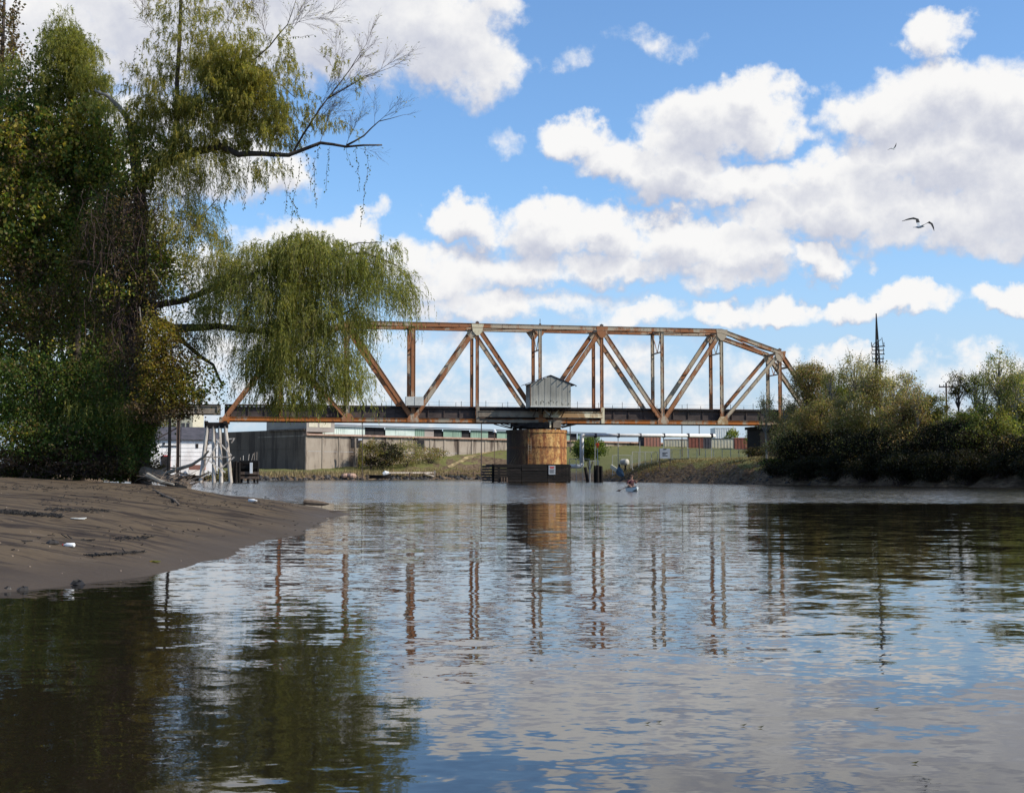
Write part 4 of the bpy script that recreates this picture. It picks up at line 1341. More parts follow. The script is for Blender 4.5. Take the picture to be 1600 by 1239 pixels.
TURN = Matrix.Translation(bh.location) @ Matrix.Rotation(R(24), 4, 'Z') @ Matrix.Translation(-bh.location)
for ch in [x for x in D.objects if x.parent == bh]:
    ch.data.transform(Matrix.Rotation(R(24), 4, 'Z'))
YF = 420
fb = empty('office_block', (gp(262, YF), YF, 3), 'pale far office block with rows of windows behind the boathouse', 'building')
a, b = gp(236, YF), gp(300, YF); z1 = at(0, 640, YF).z
m = MB(); m.box(a, b, YF, YF + 15, 1, z1); part(m, 'wall', M['cream_wall'], fb)
for r_ in range(4):
    for c_ in range(8):
        wx = a + 1.0 + c_ * (b - a - 1.5) / 8; wz = z1 - 2.6 - r_ * 3.1
        m = MB(); m.box(wx, wx + .9, YF - .08, YF - .01, wz, wz + 1.5); part(m, 'window', M['dark_roof'], fb)
m = MB(); m.box(a - .3, b + .3, YF - .3, YF + 15.3, z1 + .004, z1 + .5); part(m, 'parapet', M['white'], fb)

# ------------------------------------------------------------------ white pipe, signal, gates, tank, boards on the right bank
YP = 222
wpipe = empty('white_pipe', at(909, 727, YP), 'white pipe rising and turning right beside the green bush', 'pipe')
m = MB(); m.tube([at(888, 728.5, YP), at(907, 728.5, YP), at(908.7, 727, YP), at(909, 724, YP)], .34, 10); part(m, 'lower_run', M['white'], wpipe, smooth=True)
m = MB(); m.tube([at(909, 724, YP), at(909, 682, YP), at(910, 680.3, YP), at(913, 680, YP)], .34, 10); part(m, 'riser', M['white'], wpipe, smooth=True)
m = MB(); m.tube([at(913, 680, YP), at(1117, 680.8, YP + 8)], .30, 10); part(m, 'upper_run', M['white'], wpipe, smooth=True)
for i, px in enumerate((930, 966, 1000, 1037, 1075, 1112)):
    Yi = YP + 8 * (px - 913) / 204; p = at(px, 680.4, Yi); zg = gz(p.x, Yi)
    m = MB(); m.bar(Vector((p.x, Yi + .36, zg - .3)), Vector((p.x, Yi + .36, p.z + .3)), .12, .12); part(m, 'support', M['galv'], wpipe)
    m = MB(); m.tube([p - Vector((.25, 0, 0)), p + Vector((.25, 0, 0))], .38, 10); part(m, 'flange', M['dark_roof'], wpipe)

YS = 216
sig = empty('signal_target', (gp(933, YS), YS, gz(gp(933, YS), YS)), 'red disc signal on a thin pole in front of the bush', 'signal')
zz = gz(gp(933, YS), YS)
c = at(933.5, 694.5, YS)
m = MB(); m.tube([(c.x, YS, zz - .4), (c.x, YS, c.z + .6)], .07, 6); part(m, 'pole', M['galv'], sig)
m = MB(); m.tube([c + Vector((0, -.14, 0)), c + Vector((0, -.08, 0))], .30, 14); part(m, 'disc', M['signal_red'], sig)
m = MB(); m.frame_box(c + Vector((0, -.11, -.42)), (.14, 0, 0), (0, .03, 0), (0, 0, .14)); part(m, 'lower_plate', M['signal_red'], sig)

YT = 224
c = at(972.5, 722, YT); zg = gz(c.x, YT)
tank = empty('round_tank', (c.x, YT, zg), 'round white tank end lying on the bank above the paddler', 'tank')
m = MB(); ax = Vector((.75, -.66, 0)).normalized(); rr = .52
c = Vector((c.x, YT, max(zg + .55, c.z)))
m.tube([c - ax * .35, c - ax * .1, c + ax * 1.0], [.35, .52, .52], 20); part(m, 'shell', M['tank'], tank, smooth=False)
m = MB(); m.tube([c + ax * 1.0, c + ax * 1.14, c + ax * 1.24], [.50, .40, .15], 20); part(m, 'end_cap', M['tank'], tank)
for e in (-.5, .5):
    m = MB(); m.frame_box(c + Vector((e, .2, -.85)), (.12, 0, 0), (0, .4, 0), (0, 0, .5)); part(m, 'cradle', M['timber_dark'], tank)


def panel_frame(name, label, cat, px0, px1, y0, Y, posts=2, mesh=True):
    a = gp(px0, Y); b = gp(px1, Y); z1 = at(px0, y0, Y).z
    o = empty(name, ((a + b) / 2, Y, gz((a + b) / 2, Y)), label, cat)
    for i in range(posts):
        x = a + (b - a) * i / (posts - 1); zz = gz(x, Y)
        m = MB(); m.tube([(x, Y, zz - .4), (x, Y, z1 + .05)], .05, 6); part(m, 'post', M['galv'], o)
    for zz in (z1, gz(a, Y) + .25):
        m = MB(); m.tube([(a, Y, zz), (b, Y, zz)], .04, 6); part(m, 'rail', M['galv'], o)
    m = MB(); z0 = gz((a + b) / 2, Y) + .1; h = z1 - z0; n = int((b - a + h) / .3)
    for i in range(n):
        for sg in (1, -1):
            xa = a - h + i * .3; xb = xa + h; za, zb_ = (z0, z1) if sg > 0 else (z1, z0)
            t0_ = max(0, (a - xa) / h); t1_ = min(1, (b - xa) / h)
            if t1_ > t0_: m.bar((xa + h * t0_, Y + .02 * sg, za + (zb_ - za) * t0_), (xa + h * t1_, Y + .02 * sg, za + (zb_ - za) * t1_), .014, .014)
    w = part(m, 'wire_mesh', M['galv'], o); w['kind'] = 'stuff'
    return o


panel_frame('wire_gate', 'small upright wire gate behind the dark pile bunch', 'gate', 922, 935.5, 720, 212)
panel_frame('wire_gate', 'wide wire gate frame behind the round white tank', 'gate', 957, 986, 711.5, 226)
panel_frame('wire_fence', 'low wire fence between the bush and the small gate', 'fence', 890, 921, 717, 216, 4)
panel_frame('wire_fence', 'chain-link fence on the bank left of the grey notice panel', 'fence', 988, 1028, 706, 222, 5)
panel_frame('wire_fence', 'long chain-link fence on the bank crest right of the grey panel', 'fence', 1050, 1168, 702, 218, 10)

YN = 205
c = at(1039, 708.5, YN); zg = gz(c.x, YN)
nb = empty('bank_sign', (c.x, YN, zg), 'grey notice panel with dark lettering on the brown bank crest', 'sign')
m = MB(); m.frame_box(c, (.82, 0, 0), (0, .05, 0), (0, 0, .78)); part(m, 'panel', M['grey_sign'], nb)
for e in (-.8, .8):
    m = MB(); m.box(c.x + e - .07, c.x + e + .07, YN + .06, YN + .2, zg - .4, c.z + .78); part(m, 'post', M['girder'], nb)
for r_ in range(3):
    for k in range(3 - (r_ == 1)):
        m = MB(); m.frame_box(c + Vector((-.28 + .28 * k, -.055, .10 - .22 * r_)), (.11, 0, 0), (0, .006, 0), (0, 0, .07)); part(m, 'lettering', M['ink'], nb)
m = MB(); m.frame_box(c + Vector((0, -.06, .68)), (.22, 0, 0), (0, .02, 0), (0, 0, .07)); part(m, 'clip', M['ink'], nb)

# tan board and blue sheet sloping down the brown bank
m = MB(); a = at(954.5, 728.5, 201); b = at(964.5, 735, 199.5)
m.bar(a, b, .6, .12); o = based(m, 'weathered_board', M['cream_wall'], a); tag(o, 'sunlit tan board sloping down the bank above the blue sheet', 'board')
m = MB(); a = at(963.5, 733.5, 199.6); b = at(974.5, 743.3, 197.5); pts = []
for i in range(7):
    t = i / 6; p = a.lerp(b, t); wd = .55 * math.sin(math.pi * min(1, .25 + t * .7)) + .1
    pts.append((p + Vector((.35 * wd, -.25, wd * .9)), p + Vector((-.3 * wd, 0, -wd * .8)), p + Vector((0, -.45, .1 * math.sin(i * 2)))))
vs = []; fs = []
for tri in pts: vs += list(tri)
for i in range(6):
    for (u, v) in ((0, 2), (2, 1), (1, 0)): fs.append((i * 3 + u, i * 3 + v, i * 3 + 3 + v, i * 3 + 3 + u))
fs += [(0, 1, 2), (20, 19, 18)]
m.add(vs, fs); o = based(m, 'crumpled_tarpaulin', M['blue_tarp'], a); tag(o, 'crumpled blue sheet on the dark bank left of the paddler', 'tarpaulin')

# ------------------------------------------------------------------ poles behind the bridge
def pole(label, px, y0, Y, r, arm=0, cat='pole', name='utility_pole', mat='girder', lamp=False):
    x = gp(px, Y); zg = gz(x, Y); z1 = at(px, y0, Y).z
    o = empty(name, (x, Y, zg), label, cat)
    m = MB(); m.tube([(x, Y, zg - .5), (x, Y, z1)], [r, r * .75], 7); part(m, 'shaft', M[mat], o)
    if arm:
        m = MB(); m.box(x - arm, x + arm, Y - .16, Y - .02, z1 - .75, z1 - .55); part(m, 'crossarm', M[mat], o)
        for e in (-.9, -.35, .35, .9):
            m = MB(); m.tube([(x + e * arm, Y - .09, z1 - .55), (x + e * arm, Y - .09, z1 - .3)], .06, 6); part(m, 'insulator', M[mat], o)
    if lamp:
        m = MB(); m.box(x - .5, x + .5, Y - .25, Y + .05, z1 - .15, z1 + .25); part(m, 'lamp_head', M['white'], o)
    return o


pole('thin dark pole left of the round pier, before the green shed', 752, 640, 318, .14)
pole('thin dark pole just right of the round pier', 891, 645, 345, .16)
pole('short dark pole under the second panel of the bridge', 566, 655, 290, .10)
pole('utility pole with one crossarm left of the thin round-topped tree', 1481, 598, 205, .17, 1.15)
pole('thin pole right of the notice panel under the bridge', 1066, 655, 300, .12)
pole('thin pole between black and rust red containers', 1093, 655, 310, .12)
pole('tan post overgrown with creeper at the quay wall foot', 563, 687, 304, .30, name='vine_post', mat='timber_brown', lamp=True)

YM = 235
x = gp(1372, YM); zg = gz(x, YM); zt_ = at(1369, 490, YM).z
mast = empty('lattice_mast', (x, YM, zg), 'dark tapering mast with stacked cross-arms behind the bank trees', 'mast')
base = Vector((x + .35, YM, zg)); top = Vector((at(1369, 490, YM).x, YM, zt_))
m = MB()
for k in range(3):
    a_ = 2 * math.pi * k / 3; d = Vector((math.cos(a_), math.sin(a_), 0))
    m.tube([base + d * .75, base.lerp(top, .6) + d * .48, top + d * .04], [.16, .14, .06], 6)
part(m, 'legs', M['flange'], mast)
m = MB()
for i in range(26):
    for k in range(3):
        t0_, t1_ = i / 26, (i + 1) / 26
        r0_, r1_ = .75 * (1 - t0_) + .03, .75 * (1 - t1_) + .03
        a0_, a1_ = 2 * math.pi * k / 3, 2 * math.pi * (k + 1) / 3
        if i % 2: a0_, a1_ = a1_, a0_
        m.bar(base.lerp(top, t0_) + Vector((math.cos(a0_), math.sin(a0_), 0)) * r0_, base.lerp(top, t1_) + Vector((math.cos(a1_), math.sin(a1_), 0)) * r1_, .12, .12)
part(m, 'lacing', M['flange'], mast)
for i, y in enumerate((541, 547.5, 553.5, 560.5, 566)):
    c = at(1371.5, y, YM); m = MB(); w_ = (1.1, 1.0, 1.05, .95, .9)[i]
    m.bar(c + Vector((-w_, 0, -.12 if i == 0 else 0)), c + Vector((w_ + .15, 0, 0)), .18, .22)
    part(m, 'cross_arm', M['flange'], mast)
    for e in (-w_, w_):
        m = MB(); m.tube([c + Vector((e, 0, 0)), c + Vector((e, 0, .5 if i else .7))], .07, 5); part(m, 'insulator', M['flange'], mast)
m = MB(); c = at(1371, 536, YM)
m.bar(c + Vector((-1.0, 0, -.6)), c + Vector((-.1, 0, .4)), .1, .1); m.bar(c + Vector((1.0, 0, -.6)), c + Vector((.8, 0, 1.0)), .08, .08); m.bar(c + Vector((.2, 0, .3)), c + Vector((.7, 0, .7)), .1, .1)
part(m, 'stay', M['flange'], mast)

# ------------------------------------------------------------------ shore things on the far left bank
YR = 300
bt = empty('beached_skiff', at(594, 741, YR - 6), 'small dark skiff with white stern beached at the far shore', 'boat')
c = at(594, 744.5, 292); c.z = .25
m = MB(); ring = []
for i, (t, w_, h_) in enumerate(((-2.3, .75, .85), (-1.2, .95, .75), (.2, .98, .72), (1.5, .65, .85), (2.4, .08, 1.1))):
    ring.append([c + Vector((t, -w_, h_)), c + Vector((t, -w_ * .7, .05)), c + Vector((t, w_ * .7, .05)), c + Vector((t, w_, h_))])
vs = [v for r_ in ring for v in r_]; fs = []
for i in range(4):
    for j in range(3): fs.append((i * 4 + j, i * 4 + j + 1, i * 4 + 5 + j, i * 4 + 4 + j))
fs.append((3, 2, 1, 0)); m.add(vs, fs); part(m, 'hull', M['timber_dark'], bt)
m = MB(); m.frame_box(c + Vector((.4, 0, .72)), (.2, 0, 0), (0, .9, 0), (0, 0, .04)); m.frame_box(c + Vector((-1.1, 0, .72)), (.2, 0, 0), (0, .9, 0), (0, 0, .04)); part(m, 'thwart', M['timber_brown'], bt)
m = MB(); m.tube([c + Vector((.7, -.4, .9)), c + Vector((1.2, -.3, 1.25)), c + Vector((1.9, -.2, 1.3))], [.4, .5, .25], 8); part(m, 'white_cover', M['white'], bt)

rail = empty('timber_rail', at(640, 741, 300), 'long pale timber rail along the far shore right of the skiff', 'rail')
m = MB(); m.bar(at(600, 738.6, 298), at(679, 738.4, 312), .35, .32); part(m, 'beam', M['timber_pale'], rail)
for px, y0 in ((679.5, 735), (640, 738), (602, 738)):
    Yq = 298 + (px - 600) / 79 * 14; x = gp(px, Yq); m = MB(); m.bar(Vector((x, Yq - .4, -.6)), Vector((x, Yq - .4, at(px, y0, Yq).z)), .34, .34); part(m, 'post', M['timber_pale'] if px > 660 else M['timber_brown'], rail)
m = MB(); m.bar(at(662, 739, 308), at(678, 744, 310), .25, .25); part(m, 'strut', M['timber_pale'], rail)
rail2 = empty('timber_rail', at(700, 741, 314), 'short reddish timber rail between pale rail and black fender', 'rail')
m = MB(); m.bar(at(681, 739.6, 313), at(757, 739, 322), .25, .25); part(m, 'beam', M['brown_steel'], rail2)
for px in (715, 740, 756):
    Yq = 313 + (px - 681) / 76 * 9; x = gp(px, Yq); m = MB(); m.bar(Vector((x, Yq - .3, -.5)), Vector((x, Yq - .3, 1.9)), .22, .22); part(m, 'post', M['brown_steel'], rail2)
m = MB(); c = at(545, 742.5, 289)
for i in range(5): m.lathe(c + Vector((random.uniform(-1.2, 1.2), random.uniform(-.5, .5), -.6)), [(0, 0), (.6, .1), (.75, .5), (.45, .95), (0, 1.05)], 7)
o = based(m, 'rubble_heap', M['ledge'], (c.x, c.y, .2)); tag(o, 'heap of pinkish rubble on the far left shore', 'rubble')

# dry grass and rubble along the far shores: nobody could count it
def blades(n, pick, h, w, mat, name, lean=.35):
    P = []
    for _ in range(n * 3):
        if len(P) >= n: break
        x, y = pick(); z = gz(x, y)
        if z > .25: P.append((x, y, z - .05))
    P = np.array(P); Dr = rand_dir(len(P)) * lean; Dr[:, 2] = 1; Dr = unit(Dr)
    s_ = h * (.5 + rng.random(len(P)))
    o = quads_mesh(name, leaf_quads(P, Dr, s_, np.full(len(P), w)), mat); o['kind'] = 'stuff'
    return o


SHL = [Vector((-70, 226)), Vector((-52, 262)), Vector((-34, 292)), Vector((-20, 308)), Vector((-3, 324)), Vector((6, 300)), Vector((13, 236)), Vector((17, 218))]


def along(line, lo, hi, wts=None):
    i = random.randrange(len(line) - 1)
    a, b = line[i], line[i + 1]; p = a.lerp(b, random.random())
    nrm_ = Vector((-(b - a).y, (b - a).x)).normalized()
    return p + nrm_ * random.uniform(lo, hi)


o = blades(4200, lambda: along(SHL[:5], 1.0, 5.0), .9, .10, L['dry'], 'dry_grass'); tag(o, 'dry yellow grass fringe along the far left shore')
SHR = [Vector((13, 236)), Vector((17, 218)), Vector((20, 206)), Vector((25.7, 178)), Vector((29.4, 161)), Vector((35.3, 147))]
o = blades(9000, lambda: along(SHR, 4.0, 12.0), .34, .06, L['dry'], 'dry_grass', .8); tag(o, 'dry tan grass on the crest of the brown bank')
o = blades(7000, lambda: along(SHR, .5, 7.0), .34, .08, L['dead'], 'bank_weeds', 1.2); tag(o, 'brown dead weeds on the face of the brown bank')


def scatter_rocks(n, pick, rmin, rmax, mat, name, zfun):
    m = MB()
    for _ in range(n):
        x, y = pick(); z = zfun(x, y)
        if z < -.15: continue
        r_ = random.uniform(rmin, rmax); base_ = [(r_ * random.uniform(.7, 1.2), a_) for a_ in [i * math.pi / 3 for i in range(6)]]
        vs = [(x + q * math.cos(a_), y + q * math.sin(a_), z - r_ * .3) for q, a_ in base_] + [(x + q * .6 * math.cos(a_), y + q * .6 * math.sin(a_), z + r_ * random.uniform(.4, .8)) for q, a_ in base_]
        m.add(vs, [(i, (i + 1) % 6, (i + 1) % 6 + 6, i + 6) for i in range(6)] + [(6, 7, 8, 9, 10, 11)])
    o = m.build(name, mat); o['kind'] = 'stuff'
    return o


o = scatter_rocks(380, lambda: along(SHL[:5], -.6, 1.6), .2, .7, M['rock'], 'shore_rubble', gz); tag(o, 'dark rubble along the waterline of the far left shore')
o = scatter_rocks(160, lambda: along(SHR, -.6, 1.0), .10, .28, M['rock'], 'shore_rubble', gz); tag(o, 'dark stones at the foot of the brown bank')

# pale footpath worn up the grass slope
m = MB(); path = [at(700, 735.5, 321), at(730, 722, 331), at(760, 709, 338), at(788, 698.5, 345)]
row = []
for i in range(13):
    t = i / 12 * 3; k = min(int(t), 2); p = path[k].lerp(path[k + 1], t - k)
    for e in (-.7, .7): row.append(Vector((p.x + e * .3, p.y - e, gz(p.x + e * .3, p.y - e) + .06)))
m.add(row, [(2 * i, 2 * i + 2, 2 * i + 3, 2 * i + 1) for i in range(12)])
o = m.build('path', L['dry']); tag(o, 'pale dry track climbing the grass slope', kind='structure')

# ------------------------------------------------------------------ gulls
def gull(label, c, scale, roll, wing_l, wing_r, heading):
    """one continuous body: spindle trunk, tail, head with beak, two jointed wings"""
    m = MB()
    prof = [(-.26, .012, .0), (-.20, .03, 0), (-.12, .055, 0), (0, .075, 0), (.10, .07, .005), (.16, .045, .02), (.20, .042, .03), (.235, .03, .03), (.26, .012, .022), (.30, .004, .012)]
    pts = [Vector((0, t, z)) for t, r_, z in prof]
    m.tube(pts, [r_ for t, r_, z in prof], 8, 0)
    m.add([(-.03, -.2, .005), (.03, -.2, .005), (.07, -.34, 0), (-.07, -.34, 0), (-.03, -.2, -.012), (.03, -.2, -.012), (.07, -.34, -.008), (-.07, -.34, -.008)],
          [(0, 1, 2, 3), (7, 6, 5, 4), (0, 3, 7, 4), (1, 5, 6, 2), (2, 6, 7, 3), (0, 4, 5, 1)], 0)
    for sgn_, wing in ((-1, wing_l), (1, wing_r)):
        # stations: (out, forward, up, chord, dark)
        for i in range(len(wing) - 1):
            a, b = wing[i], wing[i + 1]
            def st(w): return [Vector((sgn_ * w[0], w[1] + w[3] * .5, w[2])), Vector((sgn_ * w[0], w[1] - w[3] * .5, w[2] - .004)), Vector((sgn_ * w[0], w[1] + w[3] * .3, w[2] + .016))]
            A, B = st(a), st(b)
            m.add(A + B, [(0, 1, 4, 3), (1, 2, 5, 4), (2, 0, 3, 5)] + ([(0, 2, 1)] if i == 0 else []) + ([(3, 4, 5)] if i == len(wing) - 2 else []), 1 if b[4] else 0)
    mat_ = Matrix.Translation(c) @ Matrix.Rotation(heading, 4, 'Z') @ Matrix.Rotation(roll, 4, 'Y') @ Matrix.Scale(scale, 4)
    m.v = [tuple(mat_ @ Vector(v)) for v in m.v]
    o = based(m, 'gull', [M['gull_white'], M['gull_dark']], tuple(c)); tag(o, label, 'gull', 'gulls in the sky')


YG = 41
m = MB(); c = at(1436, 355, YG); kg = YG / F
m.tube([Vector((x, y, z)) * kg for x, y, z in ((-6, 2, 0), (-4, 1.4, 0), (-1, .4, 0), (2, -.6, .2), (4.5, -1.4, .7), (6, -1.9, .9), (7.2, -2.3, .6), (8.2, -2.6, .1))], [q * kg for q in (.35, 1.1, 2.1, 2.0, 1.5, 1.35, .8, .12)], 8, 0)
m.add([Vector(v) * kg for v in ((-4, 1, .3), (-4, 2.4, .3), (-8.6, 4.2, .2), (-8.2, 1.2, .2), (-4, 1, -.3), (-4, 2.4, -.3), (-8.6, 4.2, -.1), (-8.2, 1.2, -.1))], [(0, 1, 2, 3), (7, 6, 5, 4), (0, 3, 7, 4), (1, 5, 6, 2), (2, 6, 7, 3), (0, 4, 5, 1)], 0)
for wing in ([((1.5, 1, 1), (5.5, 0, 0), 0), ((.5, 6, 8), (6.0, .5, .5), 0), ((0, 9, 14), (5.0, 1, 1.5), 1), ((-6, 11, 16), (2.0, 1, 3.4), 1), ((-14, 12, 14.5), (.6, .5, 2.6), 1), ((-23.5, 12, 11.5), (.1, .1, .5), 1)],
             [((2.0, -1, 1), (4.5, 0, 0), 0), ((8, -6, 3.5), (3.6, .5, 1.5), 0), ((12.5, -9, 6), (2.5, 1, 3.2), 1), ((16.5, -11, 3), (3.4, 1, 1.6), 1), ((18.5, -12, -2.5), (2.6, .5, .8), 1), ((20, -12, -8.5), (.5, .1, .1), 1)]):
    for i in range(len(wing) - 1):
        def st3(w):
            p, ch, dk = Vector(w[0]), Vector(w[1]), w[2]
            return [(p + ch * .5) * kg, (p - ch * .5) * kg, (p + ch * .2 + Vector((0, -.5, .3))) * kg]
        A, B = st3(wing[i]), st3(wing[i + 1])
        m.add(A + B, [(0, 1, 4, 3), (1, 2, 5, 4), (2, 0, 3, 5)] + ([(0, 2, 1)] if i == 0 else []) + ([(3, 4, 5)] if i == len(wing) - 2 else []), wing[i + 1][2])
o = m.build('gull', [M['gull_white'], M['gull_dark']]); o.location = c
tag(o, 'grey-white gull gliding on bent black-tipped wings, the larger one', 'gull', 'gulls in the sky')
gull('small distant gull flying with raised wings, the upper one', at(1396, 233, 120), .85, -0.1,
     [(.03, .02, .02, .20, 0), (.2, .06, .16, .18, 0), (.42, .06, .20, .13, 1), (.8, -.06, .10, .02, 1)],
     [(.03, .02, .02, .20, 0), (.2, .06, .18, .18, 0), (.36, .04, .34, .13, 1), (.56, -.08, .50, .02, 1)], R(-60))

# ------------------------------------------------------------------ the paddler in the kayak
YK = 95
KC = Vector((gp(987, YK), YK, 0))
FD = Vector((.10, -.995, 0)).normalized(); SD = Vector((FD.y, -FD.x, 0))
ky = empty('kayak', KC, 'low white kayak with dark deck carrying a paddler', 'kayak')
m = MB(); ring = []
for (t, w_, zk, zd) in ((-1.9, .03, .12, .24), (-1.2, .26, -.06, .24), (-.4, .34, -.10, .23), (.4, .34, -.10, .24), (1.2, .26, -.05, .27), (1.9, .03, .18, .33)):
    p = KC + FD * t
    ring.append([p - SD * w_ + UP * zd, p - SD * w_ * .75 + UP * (zk + .05), p + UP * zk, p + SD * w_ * .75 + UP * (zk + .05), p + SD * w_ + UP * zd, p + UP * (zd + .06)])
vs = [v for r_ in ring for v in r_]; fs = [[], []]
for i in range(5):
    for j in range(6): fs[1 if j >= 4 else 0].append((i * 6 + j, i * 6 + (j + 1) % 6, i * 6 + 6 + (j + 1) % 6, i * 6 + 6 + j))
k0 = len(m.v); m.add(vs, fs[0] + [(0, 1, 2, 3, 4, 5), (35, 34, 33, 32, 31, 30)], 0)
hull = part(m, 'hull', M['kayak_white'], ky)
m = MB(); m.add(vs, fs[1], 0); m.v = [(v[0], v[1], v[2] + .006) for v in m.v]; part(m, 'deck', M['timber_dark'], ky)
m = MB()
n = 14
vs = [KC + FD * (.42 * math.cos(2 * math.pi * i / n) - .1) + SD * .26 * math.sin(2 * math.pi * i / n) + UP * zz_ for zz_ in (.27, .36) for i in range(n)]
m.add(vs, [(i, (i + 1) % n, n + (i + 1) % n, n + i) for i in range(n)]); part(m, 'cockpit_rim', M['blackness'], ky)

# body grown as one skinned surface
SEAT = KC - FD * .15 + UP * .22


def bl(f, s_, u): return SEAT + FD * f + SD * s_ + UP * u


J = [(bl(0, 0, 0), .17), (bl(.02, 0, .28), .155), (bl(.02, 0, .48), .17), (bl(.02, 0, .58), .06), (bl(.03, 0, .68), .085), (bl(.04, 0, .79), .10), (bl(.04, 0, .88), .075),
     (bl(.02, -.20, .50), .07), (bl(.16, -.34, .36), .052), (bl(.40, -.30, .44), .042), (bl(.47, -.29, .47), .038),
     (bl(.02, .20, .50), .07), (bl(.18, .33, .30), .052), (bl(.40, .28, .24), .042), (bl(.47, .26, .24), .038),
     (bl(.35, -.13, .04), .10), (bl(.70, -.13, .08), .075), (bl(.35, .13, .04), .10), (bl(.70, .13, .08), .075)]
E = [(0, 1), (1, 2), (2, 3), (3, 4), (4, 5), (5, 6), (2, 7), (7, 8), (8, 9), (9, 10), (2, 11), (11, 12), (12, 13), (13, 14), (0, 15), (15, 16), (0, 17), (17, 18)]
me = D.meshes.new('person'); me.from_pydata([tuple(p - KC) for p, r_ in J], E, []); me.update()
person = D.objects.new('person', me); person.location = KC; col.objects.link(person)
tag(person, 'person in maroon top and brown cap sitting in the kayak holding a paddle', 'person')
sk = person.modifiers.new('skin', 'SKIN')
for i, (p, r_) in enumerate(J): me.skin_vertices[0].data[i].radius = (r_, r_)
me.skin_vertices[0].data[0].use_root = True
ss_ = person.modifiers.new('smooth', 'SUBSURF'); ss_.levels = 1; ss_.render_levels = 2
me.materials.append(M['skin'])
m = MB()
pf = [(bl(0, 0, .0), .20), (bl(.02, 0, .12), .195), (bl(.02, 0, .3), .19), (bl(.02, 0, .44), .21), (bl(.02, 0, .54), .13), (bl(.02, 0, .585), .08)]
m.tube([p for p, r_ in pf], [r_ for p, r_ in pf], 12)
for e, q in ((-1, (bl(.16, -.34, .36))), (1, (bl(.18, .33, .30)))):
    m.tube([bl(.02, .17 * e, .50), bl(.07, .25 * e, .46), q], [.095, .085, .07], 8)
part(m, 'jacket', M['maroon'], person, smooth=True)
m = MB(); m.tube([bl(.035, 0, .83), bl(.035, 0, .90), bl(.03, 0, .95)], [.118, .105, .05], 10); m.frame_box(bl(.16, 0, .84), FD * .10, SD * .09, UP * .012); part(m, 'cap', M['cap'], person)
m = MB(); m.tube([bl(.025, 0, .72), bl(-.02, 0, .80), bl(-.01, 0, .84)], [.09, .112, .10], 9); part(m, 'hair', M['cap'], person)
for e in (-.035, .035):
    m = MB(); m.lathe(bl(.128, e, .795), [(0, -.012), (.012, 0), (0, .012)], 6); part(m, 'eye', M['ink'], person)
m = MB(); m.tube([bl(.125, 0, .80), bl(.155, 0, .765)], [.012, .018], 6); part(m, 'nose', M['skin'], person)
for (hx, e, hz) in ((.47, -.29, .47), (.47, .26, .24)):
    for k in range(4):
        m = MB(); f0 = bl(hx, e + (k - 1.5) * .022, hz); m.tube([f0 - FD * .01 + UP * .03, f0 + FD * .045 + UP * .02, f0 + FD * .045 - UP * .025, f0 + FD * .01 - UP * .035], [.012, .011, .010, .008], 5); part(m, 'finger', M['skin'], person)
    m = MB(); f0 = bl(hx, e * .85, hz); m.tube([f0 - UP * .01, f0 + FD * .03 - UP * .03], [.013, .010], 5); part(m, 'thumb', M['skin'], person)
pd = empty('paddle', bl(.5, 0, .35), 'double-bladed kayak paddle held across the body', 'paddle')
a, b = bl(.49, -.95, 1.02), bl(.49, .95, -.30)
a, b = bl(.49, -.85, .83), bl(.49, .85, -.115)
m = MB(); m.tube([a, b], .02, 6); part(m, 'shaft', M['brown_steel'], pd)
dv = (a - b).normalized()
for q, e in ((a, 1), (b, -1)):
    m = MB(); m.tube([q, q + dv * e * .12, q + dv * e * .34, q + dv * e * .42], [.02, .08, .085, .03], 6)
    ctr = q; m.v = [tuple(ctr + (Vector(v) - ctr) - FD * ((Vector(v) - ctr).dot(FD)) * .8) for v in m.v]
    part(m, 'blade', M['girder'], pd)

# ------------------------------------------------------------------ litter and wood on the mud
def on_mud(px, py):
    return mud_hit(px, py)


def bottle_at(px, py, ln, ang, label):
    p = on_mud(px, py); d = Vector((math.cos(ang), math.sin(ang), 0)); r_ = ln * .16
    p = p + UP * r_ * .8
    o = empty('bottle', p - UP * r_ * .8, label, 'bottle')
    m = MB(); m.tube([p - d * ln * .5, p - d * ln * .47, p + d * ln * .15, p + d * ln * .33, p + d * ln * .42], [r_ * .8, r_, r_, r_ * .45, r_ * .35], 10); part(m, 'body', M['bottle'], o, smooth=True)
    m = MB(); m.tube([p + d * ln * .42, p + d * ln * .5], r_ * .42, 8); part(m, 'cap', M['red_trim'] if px < 200 else M['bottle'], o)


bottle_at(107, 854, .17, 2.9, 'white bottle with red cap lying on the mud nearest the water')
bottle_at(395, 784, .30, -.5, 'white bottle lying near the tip of the mud spit')
bottle_at(3, 742, .55, .3, 'white container on the mud under the left edge bushes')
for (px, py, w_, label) in ((122, 812, .15, 'pale grey flat scrap lying beside the dark wrack line'), (241, 879, .09, 'pale green leaf scrap on wet mud by the water')):
    p = on_mud(px, py); m = MB(); n = 9
    rr = [(w_ * random.uniform(.6, 1.1), random.uniform(.01, .06) * w_ * 3) for _ in range(n)]
    vs = [p + Vector((r_ * math.cos(2 * math.pi * i / n), r_ * .6 * math.sin(2 * math.pi * i / n), h_ + .012)) for i, (r_, h_) in enumerate(rr)]
    vs2 = [v - UP * .012 for v in vs]
    m.add(vs + vs2 + [p + UP * (.05 * w_ * 2 + .015)], [(i, (i + 1) % n, 2 * n) for i in range(n)] + [(i + n, (i + 1) % n + n, (i + 1) % n, i) for i in range(n)])
    o = based(m, 'scrap', M['box_grey'] if px < 200 else L['yellow'], tuple(p)); tag(o, label, 'scrap')

